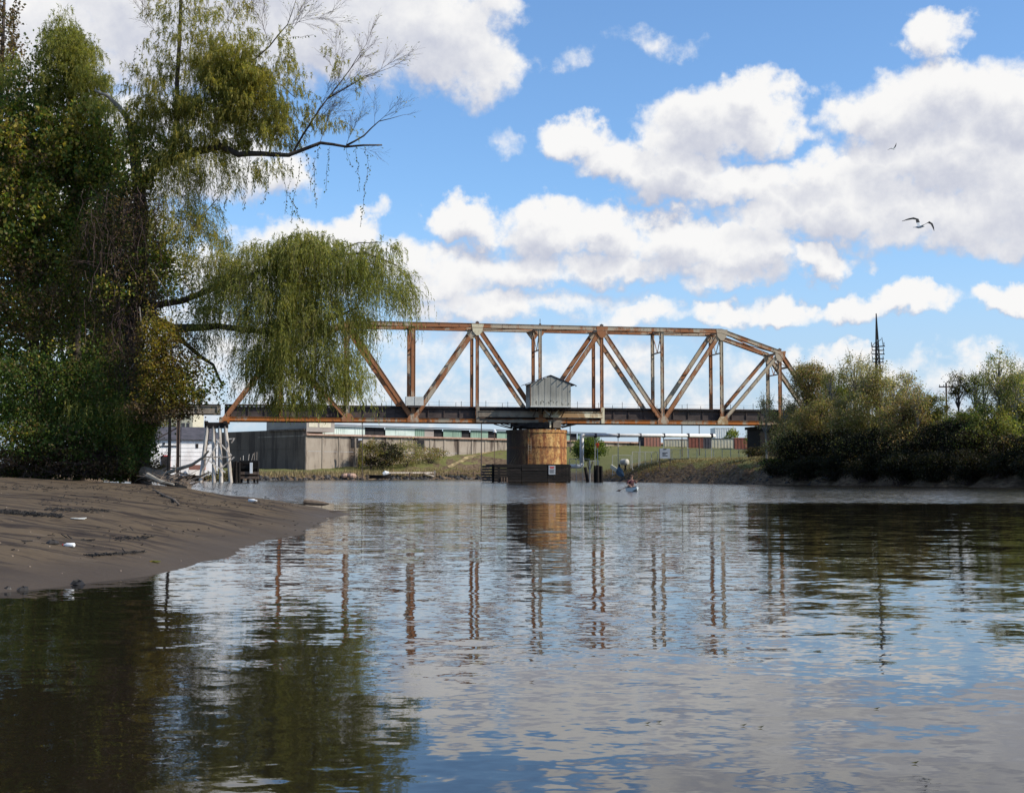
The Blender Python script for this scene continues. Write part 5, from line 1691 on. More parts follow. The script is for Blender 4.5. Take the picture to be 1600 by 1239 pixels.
p = on_mud(490, 788); a = p + Vector((-.32, 0, .08)); b = p + Vector((.55, -.2, .02))
m = MB(); m.tube([a, a.lerp(b, .3), a.lerp(b, .8), b], [.09, .10, .07, .02], 8); o = based(m, 'log', M['driftwood'], tuple(p)); tag(o, 'short grey log at the back edge of the spit tip', 'log')
p = on_mud(520, 800)
m = MB(); m.tube([p + Vector((-.1, 0, .03)), p + Vector((.2, -.05, .03)), p + Vector((.55, -.1, .03))], [.03, .025, .01], 5); o = based(m, 'stick', M['driftwood'], tuple(p)); tag(o, 'dark stick pointing off the tip of the spit', 'stick')
m = MB(); pts = [on_mud(x, y) + UP * .04 for x, y in ((240, 767), (256, 776), (272, 783), (280, 791))]
m.tube(pts, [.025, .03, .03, .015], 6); o = based(m, 'bent_stick', M['driftwood'], tuple(pts[0])); tag(o, 'bent bare stick lying on the mud below the roots', 'stick')
for (px, py, r_, label) in ((122, 915, .075, 'dark lump of rock at the water edge, the larger one'), (36, 924, .06, 'small dark lump at the water edge near the left frame side'), (12, 921, .04, 'smallest dark lump at the water edge, far left'), (82, 850, .07, 'dark stone just left of the red-capped bottle')):
    p = on_mud(px, py); m = MB()
    m.lathe(p - UP * r_ * .3, [(0, 0), (r_, .1 * r_), (r_ * 1.1, .5 * r_), (r_ * .6, 1.0 * r_), (0, 1.15 * r_)], 8)
    m.v = [(v[0] + random.uniform(-.25, .25) * r_, v[1] + random.uniform(-.25, .25) * r_, v[2] + random.uniform(-.15, .15) * r_) for v in m.v]
    o = based(m, 'rock', M['rock'], tuple(p)); tag(o, label, 'rock')
# wrack: strewn twigs, bark and leaf scraps
m = MB()
for (x0, y0, x1, y1, n, sp) in ((0, 801, 95, 807, 420, 3), (70, 797, 170, 800, 160, 3), (135, 870, 225, 864, 110, 1.2), (60, 785, 330, 775, 110, 9), (260, 790, 470, 790, 90, 9), (180, 845, 240, 840, 50, 3), (20, 850, 500, 815, 60, 16), (0, 762, 250, 764, 160, 6), (300, 760, 420, 778, 90, 3)):
    for _ in range(n):
        t = random.random(); p = on_mud(x0 + (x1 - x0) * t, y0 + (y1 - y0) * t + random.gauss(0, sp) * .5)
        ln = random.uniform(.02, .05) * random.choice((1, 1, 1.4, 3)); d = Vector((random.uniform(-1, 1), random.uniform(-.5, .5), random.uniform(-.1, .15))).normalized()
        m.bar(p - d * ln / 2 + UP * .02, p + d * ln / 2 + UP * .02, random.uniform(.005, .016), random.uniform(.004, .012))
o = m.build('wrack_litter', M['rock']); tag(o, 'dark strewn twigs and bark forming the wrack lines on the mud', kind='stuff')
m = MB()
for _ in range(50):
    p = on_mud(random.uniform(0, 480), random.uniform(758, 900)); r_ = random.uniform(.006, .02)
    m.lathe(p, [(0, -r_ * .3), (r_, 0), (r_ * .8, r_ * .6), (0, r_ * .8)], 5)
o = m.build('mud_pebbles', M['driftwood']); tag(o, 'small pale stones and shells scattered on the mud', kind='stuff')

# driftwood tangle with roots at the back of the spit
dw = empty('driftwood_tangle', at(268, 757, 41.3), 'grey-brown fallen tree with splayed roots at the back of the mud', 'driftwood')
YD = 41.3


def dpts(seq, Y=YD): return [at(x, y, Y + dy) for x, y, dy in seq]


m = MB(); m.tube(dpts(((225, 738, 1), (255, 747, .3), (285, 757, -.2), (296, 761, -.3))), [.20, .20, .17, .12], 9); part(m, 'log', M['driftwood'], dw)
for seq, r_ in ((((246, 744, .3), (272, 735, 0), (300, 726, -.4), (318, 714, -.6), (326, 704, -.8)), .075), (((272, 752, 0), (286, 745, -.5), (305, 742, -.8)), .06), (((262, 748, 0), (280, 739, .5), (296, 742, .7)), .05),
                (((284, 757, 0), (300, 750, .4), (318, 742, .6), (327, 737, .7)), .055), (((230, 742, -.6), (250, 752, -.8), (272, 757, -.9)), .09), (((290, 758, 0), (300, 757, .2), (312, 752, .3)), .05), (((240, 740, .5), (262, 731, .6), (290, 731, .5)), .045)):
    pts = dpts(seq); m = MB(); m.tube(pts, [r_ * (1 - .65 * i / (len(pts) - 1)) for i in range(len(pts))], 7); part(m, 'root', M['driftwood'] if r_ < .07 else M['bark_pale'], dw)
m = MB()
for _ in range(60):
    p = at(random.uniform(222, 300), random.uniform(742, 758), YD + random.uniform(-.8, .5)); bare_spray(m, p, (random.uniform(-1, 1), random.uniform(-.5, .5), random.uniform(-.1, .5)), random.uniform(.2, .6), .012, 0)
part(m, 'twigs', M['driftwood'], dw)['kind'] = 'stuff'

# floating leaves
for (px, py, label) in ((1012, 1131, 'yellow-brown leaf floating at the lower centre, nearer one'), (1030, 1129, 'dark leaf floating just right of another at the lower centre'), (898, 1041, 'dark leaf floating left of centre water'),
                        (831, 1066, 'lone dark leaf on the water below the house reflection'), (1189, 1137, 'dark leaf floating on the grey reflection at lower right'), (1162, 1134, 'tiny leaf left of its neighbour at lower right'), (1370, 1108, 'lone leaf floating at right below the mast reflection'), (1430, 1193, 'leaf floating near the lower right corner')):
    r_ = ray(px, py); p = Vector((0, 0, CAMZ)) + r_ * (-CAMZ / r_.z); m = MB(); s_ = .012
    m.add([p + Vector((-s_ * 1.5, 0, .006)), p + Vector((0, -s_, .004)), p + Vector((s_ * 1.5, .003, .012)), p + Vector((0, s_, .006)), p + Vector((0, 0, .002))], [(0, 1, 4), (1, 2, 4), (2, 3, 4), (3, 0, 4)])
    o = based(m, 'floating_leaf', L['dead'], tuple(p)); tag(o, label, 'leaf', 'leaves floating on the river')

# ------------------------------------------------------------------ trees of the left bank
def hang(px, py, rx, ry, Y, ryd, n, l0, l1, K=20, up=.25, leaf=.13, width=.020, zmin=None, shell=.0, grav=.85, out=.9):
    """withies hanging out of an ellipsoid given in photograph pixels"""
    c, r = px_ell(px, py, rx, ry, Y, ryd)
    # gather starts along small boughs so that the foliage hangs in tresses
    nb = max(6, n // 9)
    B = ellipsoid_pts(nb, c, r, shell)
    idx = rng.integers(0, nb, n)
    S = B[idx] + rng.normal(size=(n, 3)) * np.array((.13, .16, .09))
    o = unit((S - c[None, :]) / r[None, :]) * np.array((1, 1, .3))[None, :]
    d0 = unit(o * out + rand_dir(n) * .6 + np.array((0, 0, up))[None, :])
    ln = l0 + (l1 - l0) * rng.random(n) ** 1.3
    if zmin is not None: ln = np.clip(np.minimum(ln, (S[:, 2] - zmin - 1.3 * rng.random(n) ** 2.5) / grav), .15, None)
    return strand_leaves(S, d0, ln, K, leaf, width, grav), S, d0, ln


def broad(px, py, rx, ry, Y, ryd, n, size, clumps=40, spread=.2, aspect=.75, shell=.25, droop=.4):
    c, r = px_ell(px, py, rx, ry, Y, ryd)
    return clump_leaves(c, r, n, size, clumps, spread, aspect, shell, droop)[0]


def limb(tree, seq, r0, r1, mat='bark', name='limb', n=9):
    pts = [at(x, y, Y) for x, y, Y in seq]
    fine = []
    for a, b in zip(pts, pts[1:]):
        for t in (0, .5): fine.append(a.lerp(b, t) + Vector((random.uniform(-1, 1), random.uniform(-1, 1), random.uniform(-1, 1))) * .02)
    fine.append(pts[-1])
    k = len(fine) - 1
    m = MB(); m.tube(fine, [r0 + (r1 - r0) * i / k for i in range(k + 1)], n)
    return part(m, name, M[mat], tree, smooth=True)


b0 = at(218, 752, 44); b0.z = mz(b0.x, 44)
wil = empty('willow_tree', b0, 'big leaning willow with drooping green crown over the river', 'tree')
limb(wil, [(222, 762, 44), (214, 650, 44), (208, 540, 44.2), (214, 430, 44.4), (222, 330, 44.4), (212, 250, 44.3), (205, 192, 44.2)], .34, .15, name='trunk', n=11)
limb(wil, [(215, 290, 44.4), (255, 255, 44), (300, 237, 43.6), (345, 229, 43.3), (372, 241, 43.2), (410, 240, 43), (450, 243, 42.9), (500, 223, 42.8), (540, 229, 42.7), (597, 227, 42.6)], .16, .025)
limb(wil, [(205, 196, 44.2), (185, 166, 44.1), (166, 149, 44), (148, 141, 44)], .10, .035, 'bark_pale', 'broken_limb')
limb(wil, [(262, 262, 44), (276, 210, 44), (277, 130, 44), (280, 60, 44), (284, -60, 44)], .10, .05)
limb(wil, [(212, 440, 44.4), (240, 500, 44), (268, 514, 43.5), (300, 512, 43), (340, 509, 42.5), (420, 520, 42), (500, 505, 41.6), (560, 480, 41.5)], .20, .03)
limb(wil, [(262, 512, 43.6), (300, 546, 43.2), (332, 570, 43), (348, 604, 42.9)], .09, .03)
limb(wil, [(222, 480, 44), (285, 470, 43.4), (350, 446, 43), (410, 424, 42.5), (490, 400, 42), (570, 395, 41.8), (620, 415, 41.8)], .12, .02)
limb(wil, [(455, 242, 42.9), (490, 185, 42.8), (515, 150, 42.8), (548, 108, 42.8), (572, 70, 42.8)], .036, .007)
limb(wil, [(510, 155, 42.8), (540, 138, 42.8), (570, 120, 42.8), (605, 108, 42.8)], .03, .006)
limb(wil, [(542, 228, 42.7), (568, 212, 42.7), (592, 190, 42.7), (630, 180, 42.7)], .035, .006)
limb(wil, [(300, 168, 43.8), (340, 150, 43.6), (400, 132, 43.4), (438, 132, 43.3), (460, 152, 43.2)], .035, .012)
limb(wil, [(350, 140, 43.4), (420, 72, 43.2), (450, 40, 43.2), (466, -10, 43.2)], .03, .008)
for seq in ([(262, 410, 43.5), (300, 455, 43.2), (325, 480, 43), (372, 512, 42.6)], [(300, 360, 43.3), (322, 330, 43.2), (345, 305, 43.1)], [(400, 424, 42.5), (440, 380, 42.4), (470, 365, 42.3)], [(500, 400, 42), (560, 380, 41.9), (600, 378, 41.9)]):
    limb(wil, seq, .03, .010, 'bark_pale', 'bough')
m = MB(); tips = []
for (x, y, Y, dx, dz, ln, r_, dep) in ((548, 108, 42.8, .55, .8, .8, .012, 3), (572, 70, 42.8, .3, .9, .7, .010, 2), (515, 150, 42.8, .8, .45, .9, .012, 3), (605, 108, 42.8, .9, .3, .6, .008, 2), (592, 190, 42.7, .6, .5, .7, .010, 2), (630, 180, 42.7, .95, .1, .35, .006, 1),
                                  (540, 229, 42.7, .3, .8, .8, .010, 3), (500, 223, 42.8, .2, .9, 1.0, .012, 3), (466, 20, 43.2, .5, .8, .8, .010, 2), (440, 60, 43.2, .8, .5, .9, .010, 3), (420, 72, 43.2, -.2, .9, .9, .010, 3), (350, 60, 43.5, .3, .9, 1.0, .010, 3), (300, 40, 43.8, -.3, .9, .9, .010, 3),
                                  (562, 232, 42.7, .9, -.1, .5, .007, 2), (490, 185, 42.8, .5, .8, .9, .010, 3), (320, 20, 43.6, .2, .9, .8, .009, 3), (250, 60, 44, -.5, .8, .9, .010, 3), (380, 40, 43.4, .3, .95, 1.0, .009, 3), (450, 40, 43.2, .9, .35, 1.1, .009, 3), (530, 130, 42.8, -.1, .95, .9, .009, 3), (585, 115, 42.8, .7, .6, .8, .008, 2), (470, 215, 42.9, .5, .8, 1.0, .010, 3), (600, 105, 42.8, .8, .5, .7, .007, 2), (610, 183, 42.7, .7, .5, .6, .006, 2), (585, 195, 42.7, .2, .9, .7, .007, 2)):
    bare_spray(m, at(x, y, Y), (dx, random.uniform(-.3, .3), dz), ln, r_, dep, tips)
part(m, 'twigs', M['twig'], wil)['kind'] = 'stuff'
TP = np.array([tuple(p) for p, d in tips]); TD = np.array([tuple(d) for p, d in tips])
sel = rng.random(len(TP)) < .22
tipl = leaf_quads(TP[sel], unit(TD[sel] + np.array((0, 0, -.6))), np.full(sel.sum(), .10), np.full(sel.sum(), .025))
ZC = at(500, 652, 42).z
parts_ = []
THIN = .95
stem = MB()
for (px, py, rx, ry, Y, ryd, n, l0, l1, zm) in (
        (375, 430, 48, 34, 42.6, 1.2, 330, .4, 1.1, None), (415, 410, 55, 30, 42.4, 1.4, 460, .3, 1.0, None), (455, 388, 50, 20, 42.3, 1.3, 420, .25, .7, None), (490, 385, 45, 20, 42.1, 1.3, 330, .25, .7, None), (500, 410, 70, 32, 42, 1.6, 640, .4, 1.2, None),
        (545, 412, 50, 28, 41.9, 1.4, 380, .4, 1.1, None), (580, 415, 42, 32, 41.8, 1.2, 260, .5, 1.2, None), (606, 435, 30, 40, 41.7, .9, 130, .5, 1.5, None), (622, 455, 16, 34, 41.7, .6, 45, .5, 1.3, None), (598, 385, 30, 14, 41.8, .7, 60, .3, .7, None),
        (585, 460, 52, 40, 41.8, 1.2, 260, .5, 1.3, None), (440, 470, 70, 60, 42.3, 1.2, 700, .4, 1.0, ZC), (430, 480, 90, 55, 42.2, 1.9, 950, .6, 1.4, ZC), (505, 485, 80, 55, 41.9, 1.9, 850, .6, 1.4, ZC), (455, 550, 82, 45, 42.1, 1.9, 800, .5, 1.2, ZC), (530, 560, 46, 50, 41.8, 1.3, 330, .6, 1.4, ZC),
        (470, 605, 72, 32, 42.0, 1.6, 520, .4, 1.0, ZC), (548, 605, 30, 36, 41.8, 1.0, 130, .4, 1.0, ZC), (398, 580, 34, 42, 42.3, 1.1, 200, .4, 1.0, ZC), (352, 470, 44, 46, 42.7, 1.1, 240, .4, 1.0, None), (305, 440, 44, 36, 43.1, 1.0, 150, .3, .9, None), (320, 500, 40, 36, 42.9, .9, 120, .4, 1.0, None), (290, 520, 36, 26, 43.1, .8, 80, .4, .9, None)):
    n = int(n * THIN)
    q, S, d0, ln = hang(px, py, rx, ry, Y, ryd, n, l0, l1 * 1.1, 20, zmin=zm)
    parts_.append(q)
    for i in rng.integers(0, n, n // 6):
        s_ = Vector(S[i]); d = Vector(d0[i]); L_ = ln[i]
        stem.tube([s_ + (d * (t - .55 * t * t) + Vector((0, 0, -.85)) * t * t) * L_ for t in (0, .5, 1)], .004, 3, cap=False)
quads_mesh('crown', np.concatenate(parts_), L['willow'], wil)
part(stem, 'withies', M['twig'], wil)['kind'] = 'stuff'
parts_ = [tipl]
for (px, py, rx, ry, Y, ryd, n, l0, l1) in (
        (470, 150, 55, 60, 42.9, .9, 150, .2, .5), (430, 85, 45, 50, 43.2, .9, 170, .2, .5), (520, 185, 45, 40, 42.8, .8, 70, .2, .45), (545, 110, 45, 45, 42.8, .8, 40, .15, .4), (425, 215, 45, 22, 43, .8, 260, .2, .5), (362, 105, 52, 42, 43.4, 1.2, 1300, .22, .5), (390, 130, 50, 40, 43.2, 1.0, 900, .2, .5), (320, 160, 62, 42, 43.6, 1.3, 1100, .25, .6), (400, 178, 55, 32, 43.2, 1.0, 560, .25, .6), (440, 190, 35, 25, 43, .7, 170, .2, .45),
        (300, 75, 55, 50, 43.8, 1.3, 420, .25, .6), (350, 40, 70, 40, 43.5, 1.2, 200, .25, .6), (240, 120, 40, 60, 44, 1.2, 260, .25, .6), (285, 10, 60, 30, 43.9, 1.2, 200, .25, .6), (330, 215, 70, 18, 43.5, .9, 600, .25, .6), (255, 175, 45, 28, 43.9, .9, 420, .25, .6),
        (275, 262, 48, 34, 43.8, .9, 420, .6, 1.2), (325, 262, 42, 26, 43.5, .9, 260, .5, 1.0), (300, 350, 45, 38, 43.4, .9, 240, .5, 1.0), (268, 330, 34, 55, 43.7, .9, 300, .5, 1.1),
        (370, 275, 40, 22, 43.2, .7, 70, .4, .8), (420, 262, 40, 15, 43, .6, 50, .3, .6), (330, 400, 45, 40, 43.2, .9, 220, .4, .9), (225, 200, 40, 40, 44.2, 1.0, 300, .3, .7)):
    parts_.append(hang(px, py, rx, ry, Y, ryd, int(n * 1.15), l0, l1, 16, up=.45, grav=.85 if l1 > .8 else .55, out=1.0)[0])
quads_mesh('crown', np.concatenate(parts_), L['willow_yellow'], wil)

# creepers hung over the willow limbs
cre = empty('creeper', at(400, 250, 43.2), 'broad-leaved creeper hanging in loose strings from the upper willow limb', 'creeper')
m = MB(); P = []; Dd = []
for (x, y, y1, dx) in ((420, 150, 245, 60), (440, 240, 300, 8), (455, 245, 335, -10), (470, 246, 350, -15), (480, 240, 300, 6), (500, 228, 285, -14), (515, 230, 300, -6), (540, 230, 262, 10), (575, 262, 355, -12), (570, 230, 268, 8), (405, 245, 300, -8), (390, 245, 330, -10), (450, 300, 345, 20),
                       (440, 62, 55, 50), (460, 330, 350, 14), (362, 260, 330, -12), (225, 60, 160, -8), (215, 70, 130, -14), (245, 20, 120, 6), (556, 229, 300, 6), (430, 245, 320, -20), (490, 255, 325, 4)):
    a = at(x, y, 42.9 + random.uniform(-.2, .2)); b = at(x + dx, y1, 42.9)
    pts = wobble(a, b, 7, .06); m.tube(pts, .006, 3, cap=False)
    nn = int((b - a).length / .045)
    for i in range(nn):
        if random.random() < .72:
            t = i / nn * 7; k = min(int(t), 6); p = pts[k].lerp(pts[k + 1], t - k)
            P.append(tuple(p + Vector((random.uniform(-.06, .06), random.uniform(-.06, .06), 0)))); Dd.append((random.uniform(-1, 1), random.uniform(-1, 1), -.7))
part(m, 'stems', M['twig'], cre)['kind'] = 'stuff'
quads_mesh('leaves', leaf_quads(np.array(P), unit(np.array(Dd)), .07 * (.6 + .8 * rng.random(len(P))), np.full(len(P), .055)), L['vine_dark'], cre)


def leafy_tree(name, label, cat, base_px, trunk, crowns, extra=(), parts_name='crown'):
    """trunk: list of limb specs; crowns: (material, [quads...])"""
    x, y, Y = base_px
    b = at(x, y, Y); b.z = mz(b.x, Y) if b.x > MUD[0] else gz(b.x, Y)
    o = empty(name, b, label, cat)
    for i, (seq, r0, r1, mt) in enumerate(trunk): limb(o, seq, r0, r1, mt, 'trunk' if i == 0 else 'limb', 8)
    for mt, qs in crowns: quads_mesh(parts_name, np.concatenate(qs), L[mt], o)
    return o


leafy_tree('round_willow', 'small round-topped willow showing above the vine wall at left', 'tree', (120, 745, 46.5),
           [([(125, 752, 46.5), (118, 500, 46.5), (115, 250, 46.4), (112, 120, 46.3)], .20, .05, 'bark')],
           [('willow', [hang(110, 90, 46, 44, 46, 1.3, 1700, .2, .42, 14, up=.5, grav=.45)[0], hang(105, 60, 30, 24, 46, .9, 420, .2, .45, 14, up=.6, grav=.4)[0], hang(122, 140, 58, 36, 46, 1.4, 1100, .25, .5, 16, up=.4, grav=.55)[0], hang(160, 190, 50, 40, 45.6, 1.3, 330, .4, .8, 18)[0], hang(90, 35, 30, 25, 46, .8, 70, .3, .7, 14)[0], hang(40, 110, 40, 40, 46.3, 1.0, 160, .4, .7, 16)[0]])])
leafy_tree('brown_leafed_tree', 'sparse brown-leafed tree rising at the left frame edge', 'tree', (-12, 745, 48),
           [([(-10, 752, 48), (-6, 400, 48), (2, 120, 48), (8, -30, 48)], .18, .04, 'bark'), ([(0, 200, 48), (18, 110, 48), (22, 60, 48)], .04, .01, 'bark')],
           [('dead', [broad(8, 45, 22, 60, 48, .9, 1500, .11, 40, .16), broad(22, 120, 22, 45, 48, .8, 700, .11, 25, .16)]), ('vine', [broad(10, 130, 30, 50, 47.8, .9, 900, .10, 30, .17)])])
leafy_tree('vine_wall', 'wall of yellow-green creeper smothering trees at the left frame side', 'creeper', (50, 745, 45.5),
           [([(60, 752, 46.6), (52, 480, 46.6), (60, 240, 46.6)], .26, .08, 'bark')],
           [('vine', [broad(55, 225, 72, 70, 45.6, 1.6, 6500, .13, 90, .10), broad(140, 235, 48, 70, 45.4, 1.4, 3800, .125, 60, .11), broad(50, 350, 80, 90, 45.3, 1.7, 7500, .13, 100, .09), broad(120, 400, 50, 70, 45.1, 1.3, 3600, .10, 70, .13), broad(60, 480, 80, 60, 45.2, 1.4, 4500, .10, 80, .13)]),
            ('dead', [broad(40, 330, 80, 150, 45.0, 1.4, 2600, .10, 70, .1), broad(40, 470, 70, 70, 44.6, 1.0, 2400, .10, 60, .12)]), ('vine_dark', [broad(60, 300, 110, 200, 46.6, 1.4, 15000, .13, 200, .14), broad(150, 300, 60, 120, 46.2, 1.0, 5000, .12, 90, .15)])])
dv_ = leafy_tree('dead_vine_curtain', 'tangle of brown dead vines hanging round the willow trunk', 'creeper', (200, 748, 43.6), [],
           [('dead', [broad(205, 350, 62, 70, 43.6, 1.0, 5200, .085, 120, .16, .4), broad(215, 440, 60, 70, 43.5, 1.0, 4200, .085, 100, .16, .4), broad(200, 540, 60, 70, 43.6, 1.0, 4200, .085, 80, .16, .4), broad(150, 420, 50, 90, 43.9, .8, 3200, .085, 70, .15, .4), broad(80, 500, 80, 60, 44.0, .8, 2600, .085, 60, .15, .4)]),
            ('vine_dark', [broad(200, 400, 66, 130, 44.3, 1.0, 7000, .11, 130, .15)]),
            ('vine', [broad(235, 410, 42, 30, 43.1, .6, 700, .10, 26, .2), broad(185, 455, 40, 34, 43.0, .6, 520, .10, 22, .2), broad(265, 430, 40, 40, 43.2, .6, 900, .09, 30, .2), broad(280, 395, 34, 34, 43.2, .6, 500, .085, 26, .2), broad(300, 470, 40, 30, 43, .6, 420, .085, 24, .2), broad(215, 265, 38, 40, 43.6, .6, 1700, .09, 40, .18), broad(212, 205, 26, 40, 43.8, .5, 900, .09, 30, .18), broad(258, 240, 45, 22, 43.5, .5, 900, .09, 30, .18)])])
m = MB()
for _ in range(420):
    x = random.gauss(205, 34); y = random.uniform(285, 600)
    a = at(x, y, 43.2 + random.uniform(-.6, .9)); ln = random.uniform(.4, 1.7)
    m.tube(wobble(a, a + Vector((random.gauss(0, .22), random.gauss(0, .2), -ln)), 4, .10), random.uniform(.004, .011), 3, cap=False)
for _ in range(120):
    x = random.gauss(205, 34); y = random.uniform(300, 520); a = at(x, y, 43.0)
    bare_spray(m, a, (random.uniform(-1, 1), random.uniform(-.4, .4), random.uniform(-.6, .6)), random.uniform(.25, .6), .008, 1)
part(m, 'stems', M['twig'], dv_)['kind'] = 'stuff'
m = MB()
for seq in ([(243, 505, 42.6), (232, 540, 42.6), (202, 578, 42.6)], [(236, 420, 42.7), (256, 450, 42.7), (270, 490, 42.7)], [(218, 480, 42.6), (222, 520, 42.6), (221, 545, 42.6)]):
    m.tube([at(*q) for q in seq], .018, 5)
part(m, 'bare_stem', M['bark_pale'], dv_)

leafy_tree('yellow_sapling', 'yellow-leafed sapling between the willow and the bridge end', 'tree', (268, 748, 41.4),
           [([(262, 752, 41.4), (266, 650, 41.4), (270, 580, 41.4), (268, 530, 41.4)], .06, .015, 'bark')],
           [('yellow', [broad(262, 528, 28, 26, 41.4, .8, 1300, .075, 26, .2, .75, .1), broad(244, 572, 28, 38, 41.5, .8, 1900, .075, 32, .2, .75, .1), broad(284, 585, 30, 34, 41.4, .8, 1700, .075, 30, .2, .75, .1), broad(255, 622, 44, 24, 41.4, .9, 2000, .07, 34, .2, .75, .1), broad(300, 618, 26, 20, 41.3, .6, 500, .07, 16, .22, .75, .1), broad(238, 520, 24, 40, 41.8, .7, 900, .075, 22, .2, .75, .1)]),
            ('dead', [broad(250, 640, 52, 20, 41.5, .8, 2200, .07, 40, .22), broad(232, 560, 36, 60, 42, .7, 2400, .07, 46, .2), broad(285, 560, 30, 50, 42, .7, 1100, .07, 30, .22)]), ('vine_dark', [broad(255, 600, 46, 50, 42.4, .8, 2400, .08, 46, .2)]),
            ('vine', [broad(290, 610, 26, 26, 41.3, .7, 480, .08, 24, .18), broad(310, 590, 30, 45, 41.2, .6, 320, .09, 22, .2), broad(335, 600, 26, 40, 41.1, .6, 220, .08, 20, .2)])])
leafy_tree('dark_shrub', 'broad dark green shrub on the mud under the vine wall', 'shrub', (60, 742, 43.0), [],
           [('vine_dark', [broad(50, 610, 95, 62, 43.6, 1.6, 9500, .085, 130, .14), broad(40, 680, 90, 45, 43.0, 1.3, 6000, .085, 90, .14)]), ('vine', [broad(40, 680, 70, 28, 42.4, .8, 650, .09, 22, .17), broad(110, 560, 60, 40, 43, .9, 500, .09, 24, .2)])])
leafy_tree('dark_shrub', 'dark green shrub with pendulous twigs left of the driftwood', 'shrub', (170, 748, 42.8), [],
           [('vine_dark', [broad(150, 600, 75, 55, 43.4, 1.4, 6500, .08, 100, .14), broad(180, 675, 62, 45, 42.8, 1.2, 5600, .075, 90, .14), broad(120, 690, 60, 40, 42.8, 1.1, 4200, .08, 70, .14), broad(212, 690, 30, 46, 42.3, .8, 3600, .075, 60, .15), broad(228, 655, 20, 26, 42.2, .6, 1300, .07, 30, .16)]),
            ('willow', [hang(205, 655, 34, 32, 42.6, .8, 260, .3, .7, 14, leaf=.09)[0], hang(150, 650, 50, 40, 42.5, .8, 200, .3, .7, 14, leaf=.09)[0]]),
            ('dead', [broad(90, 690, 60, 30, 42.3, .7, 500, .09, 24, .2)])])
br = leafy_tree('brushwood', 'low brown brushwood along the top edge of the mud', 'shrub', (140, 748, 42.4), [],
           [('dead', [broad(60, 722, 80, 16, 43.0, .8, 2600, .07, 70, .2), broad(160, 728, 85, 16, 42.8, .8, 2800, .07, 70, .2), broad(225, 732, 40, 12, 43, .6, 900, .06, 30, .2)]), ('vine_dark', [broad(110, 715, 120, 24, 43.6, .9, 6200, .09, 110, .15), broad(60, 735, 100, 12, 44.2, .6, 3200, .09, 70, .18), broad(180, 738, 70, 12, 44.0, .6, 2400, .09, 50, .18)])])
m = MB()
for _ in range(330):
    p = at(random.uniform(-10, 250), random.uniform(700, 748), random.uniform(42.2, 43.4))
    bare_spray(m, p, (random.uniform(-1, 1), random.uniform(-.6, .3), random.uniform(-.2, 1)), random.uniform(.25, .7), .009, 1)
part(m, 'twigs', M['twig'], br)['kind'] = 'stuff'
# the wood going on behind and beyond the frame
leafy_tree('backing_tree', 'dark dense tree standing deep behind the vine wall', 'tree', (70, 740, 51),
           [([(70, 745, 51), (72, 500, 51), (66, 260, 51)], .3, .1, 'bark')], [('vine_dark', [broad(50, 330, 120, 150, 51, 2.2, 9000, .20, 160, .15), broad(90, 560, 130, 150, 50.5, 2.2, 9500, .20, 160, .15)])])
leafy_tree('backing_tree', 'dark shaded tree behind the willow trunk', 'tree', (185, 744, 49),
           [([(190, 748, 49), (186, 600, 49), (190, 400, 49)], .22, .08, 'bark')], [('vine_dark', [broad(185, 430, 58, 110, 48.5, 1.6, 5200, .16, 110, .15), broad(170, 620, 72, 110, 47.5, 1.6, 7500, .16, 130, .15)])])
leafy_tree('edge_tree', 'green tree mostly cut off by the left frame side', 'tree', (-150, 745, 44),
           [([(-150, 752, 44), (-150, 400, 44), (-145, 100, 44)], .3, .08, 'bark')], [('vine', [broad(-150, 250, 130, 220, 44, 2.6, 7000, .16, 130, .15), broad(-140, 560, 130, 160, 43.5, 2.4, 7000, .15, 130, .15)])])

# ------------------------------------------------------------------ trees and shrubs of the right bank
def shore_Y(px):
    return float(np.interp(px, [1100, 1180, 1300, 1450, 1600, 1700, 1800], [178, 161, 147, 131, 122, 114, 107]))


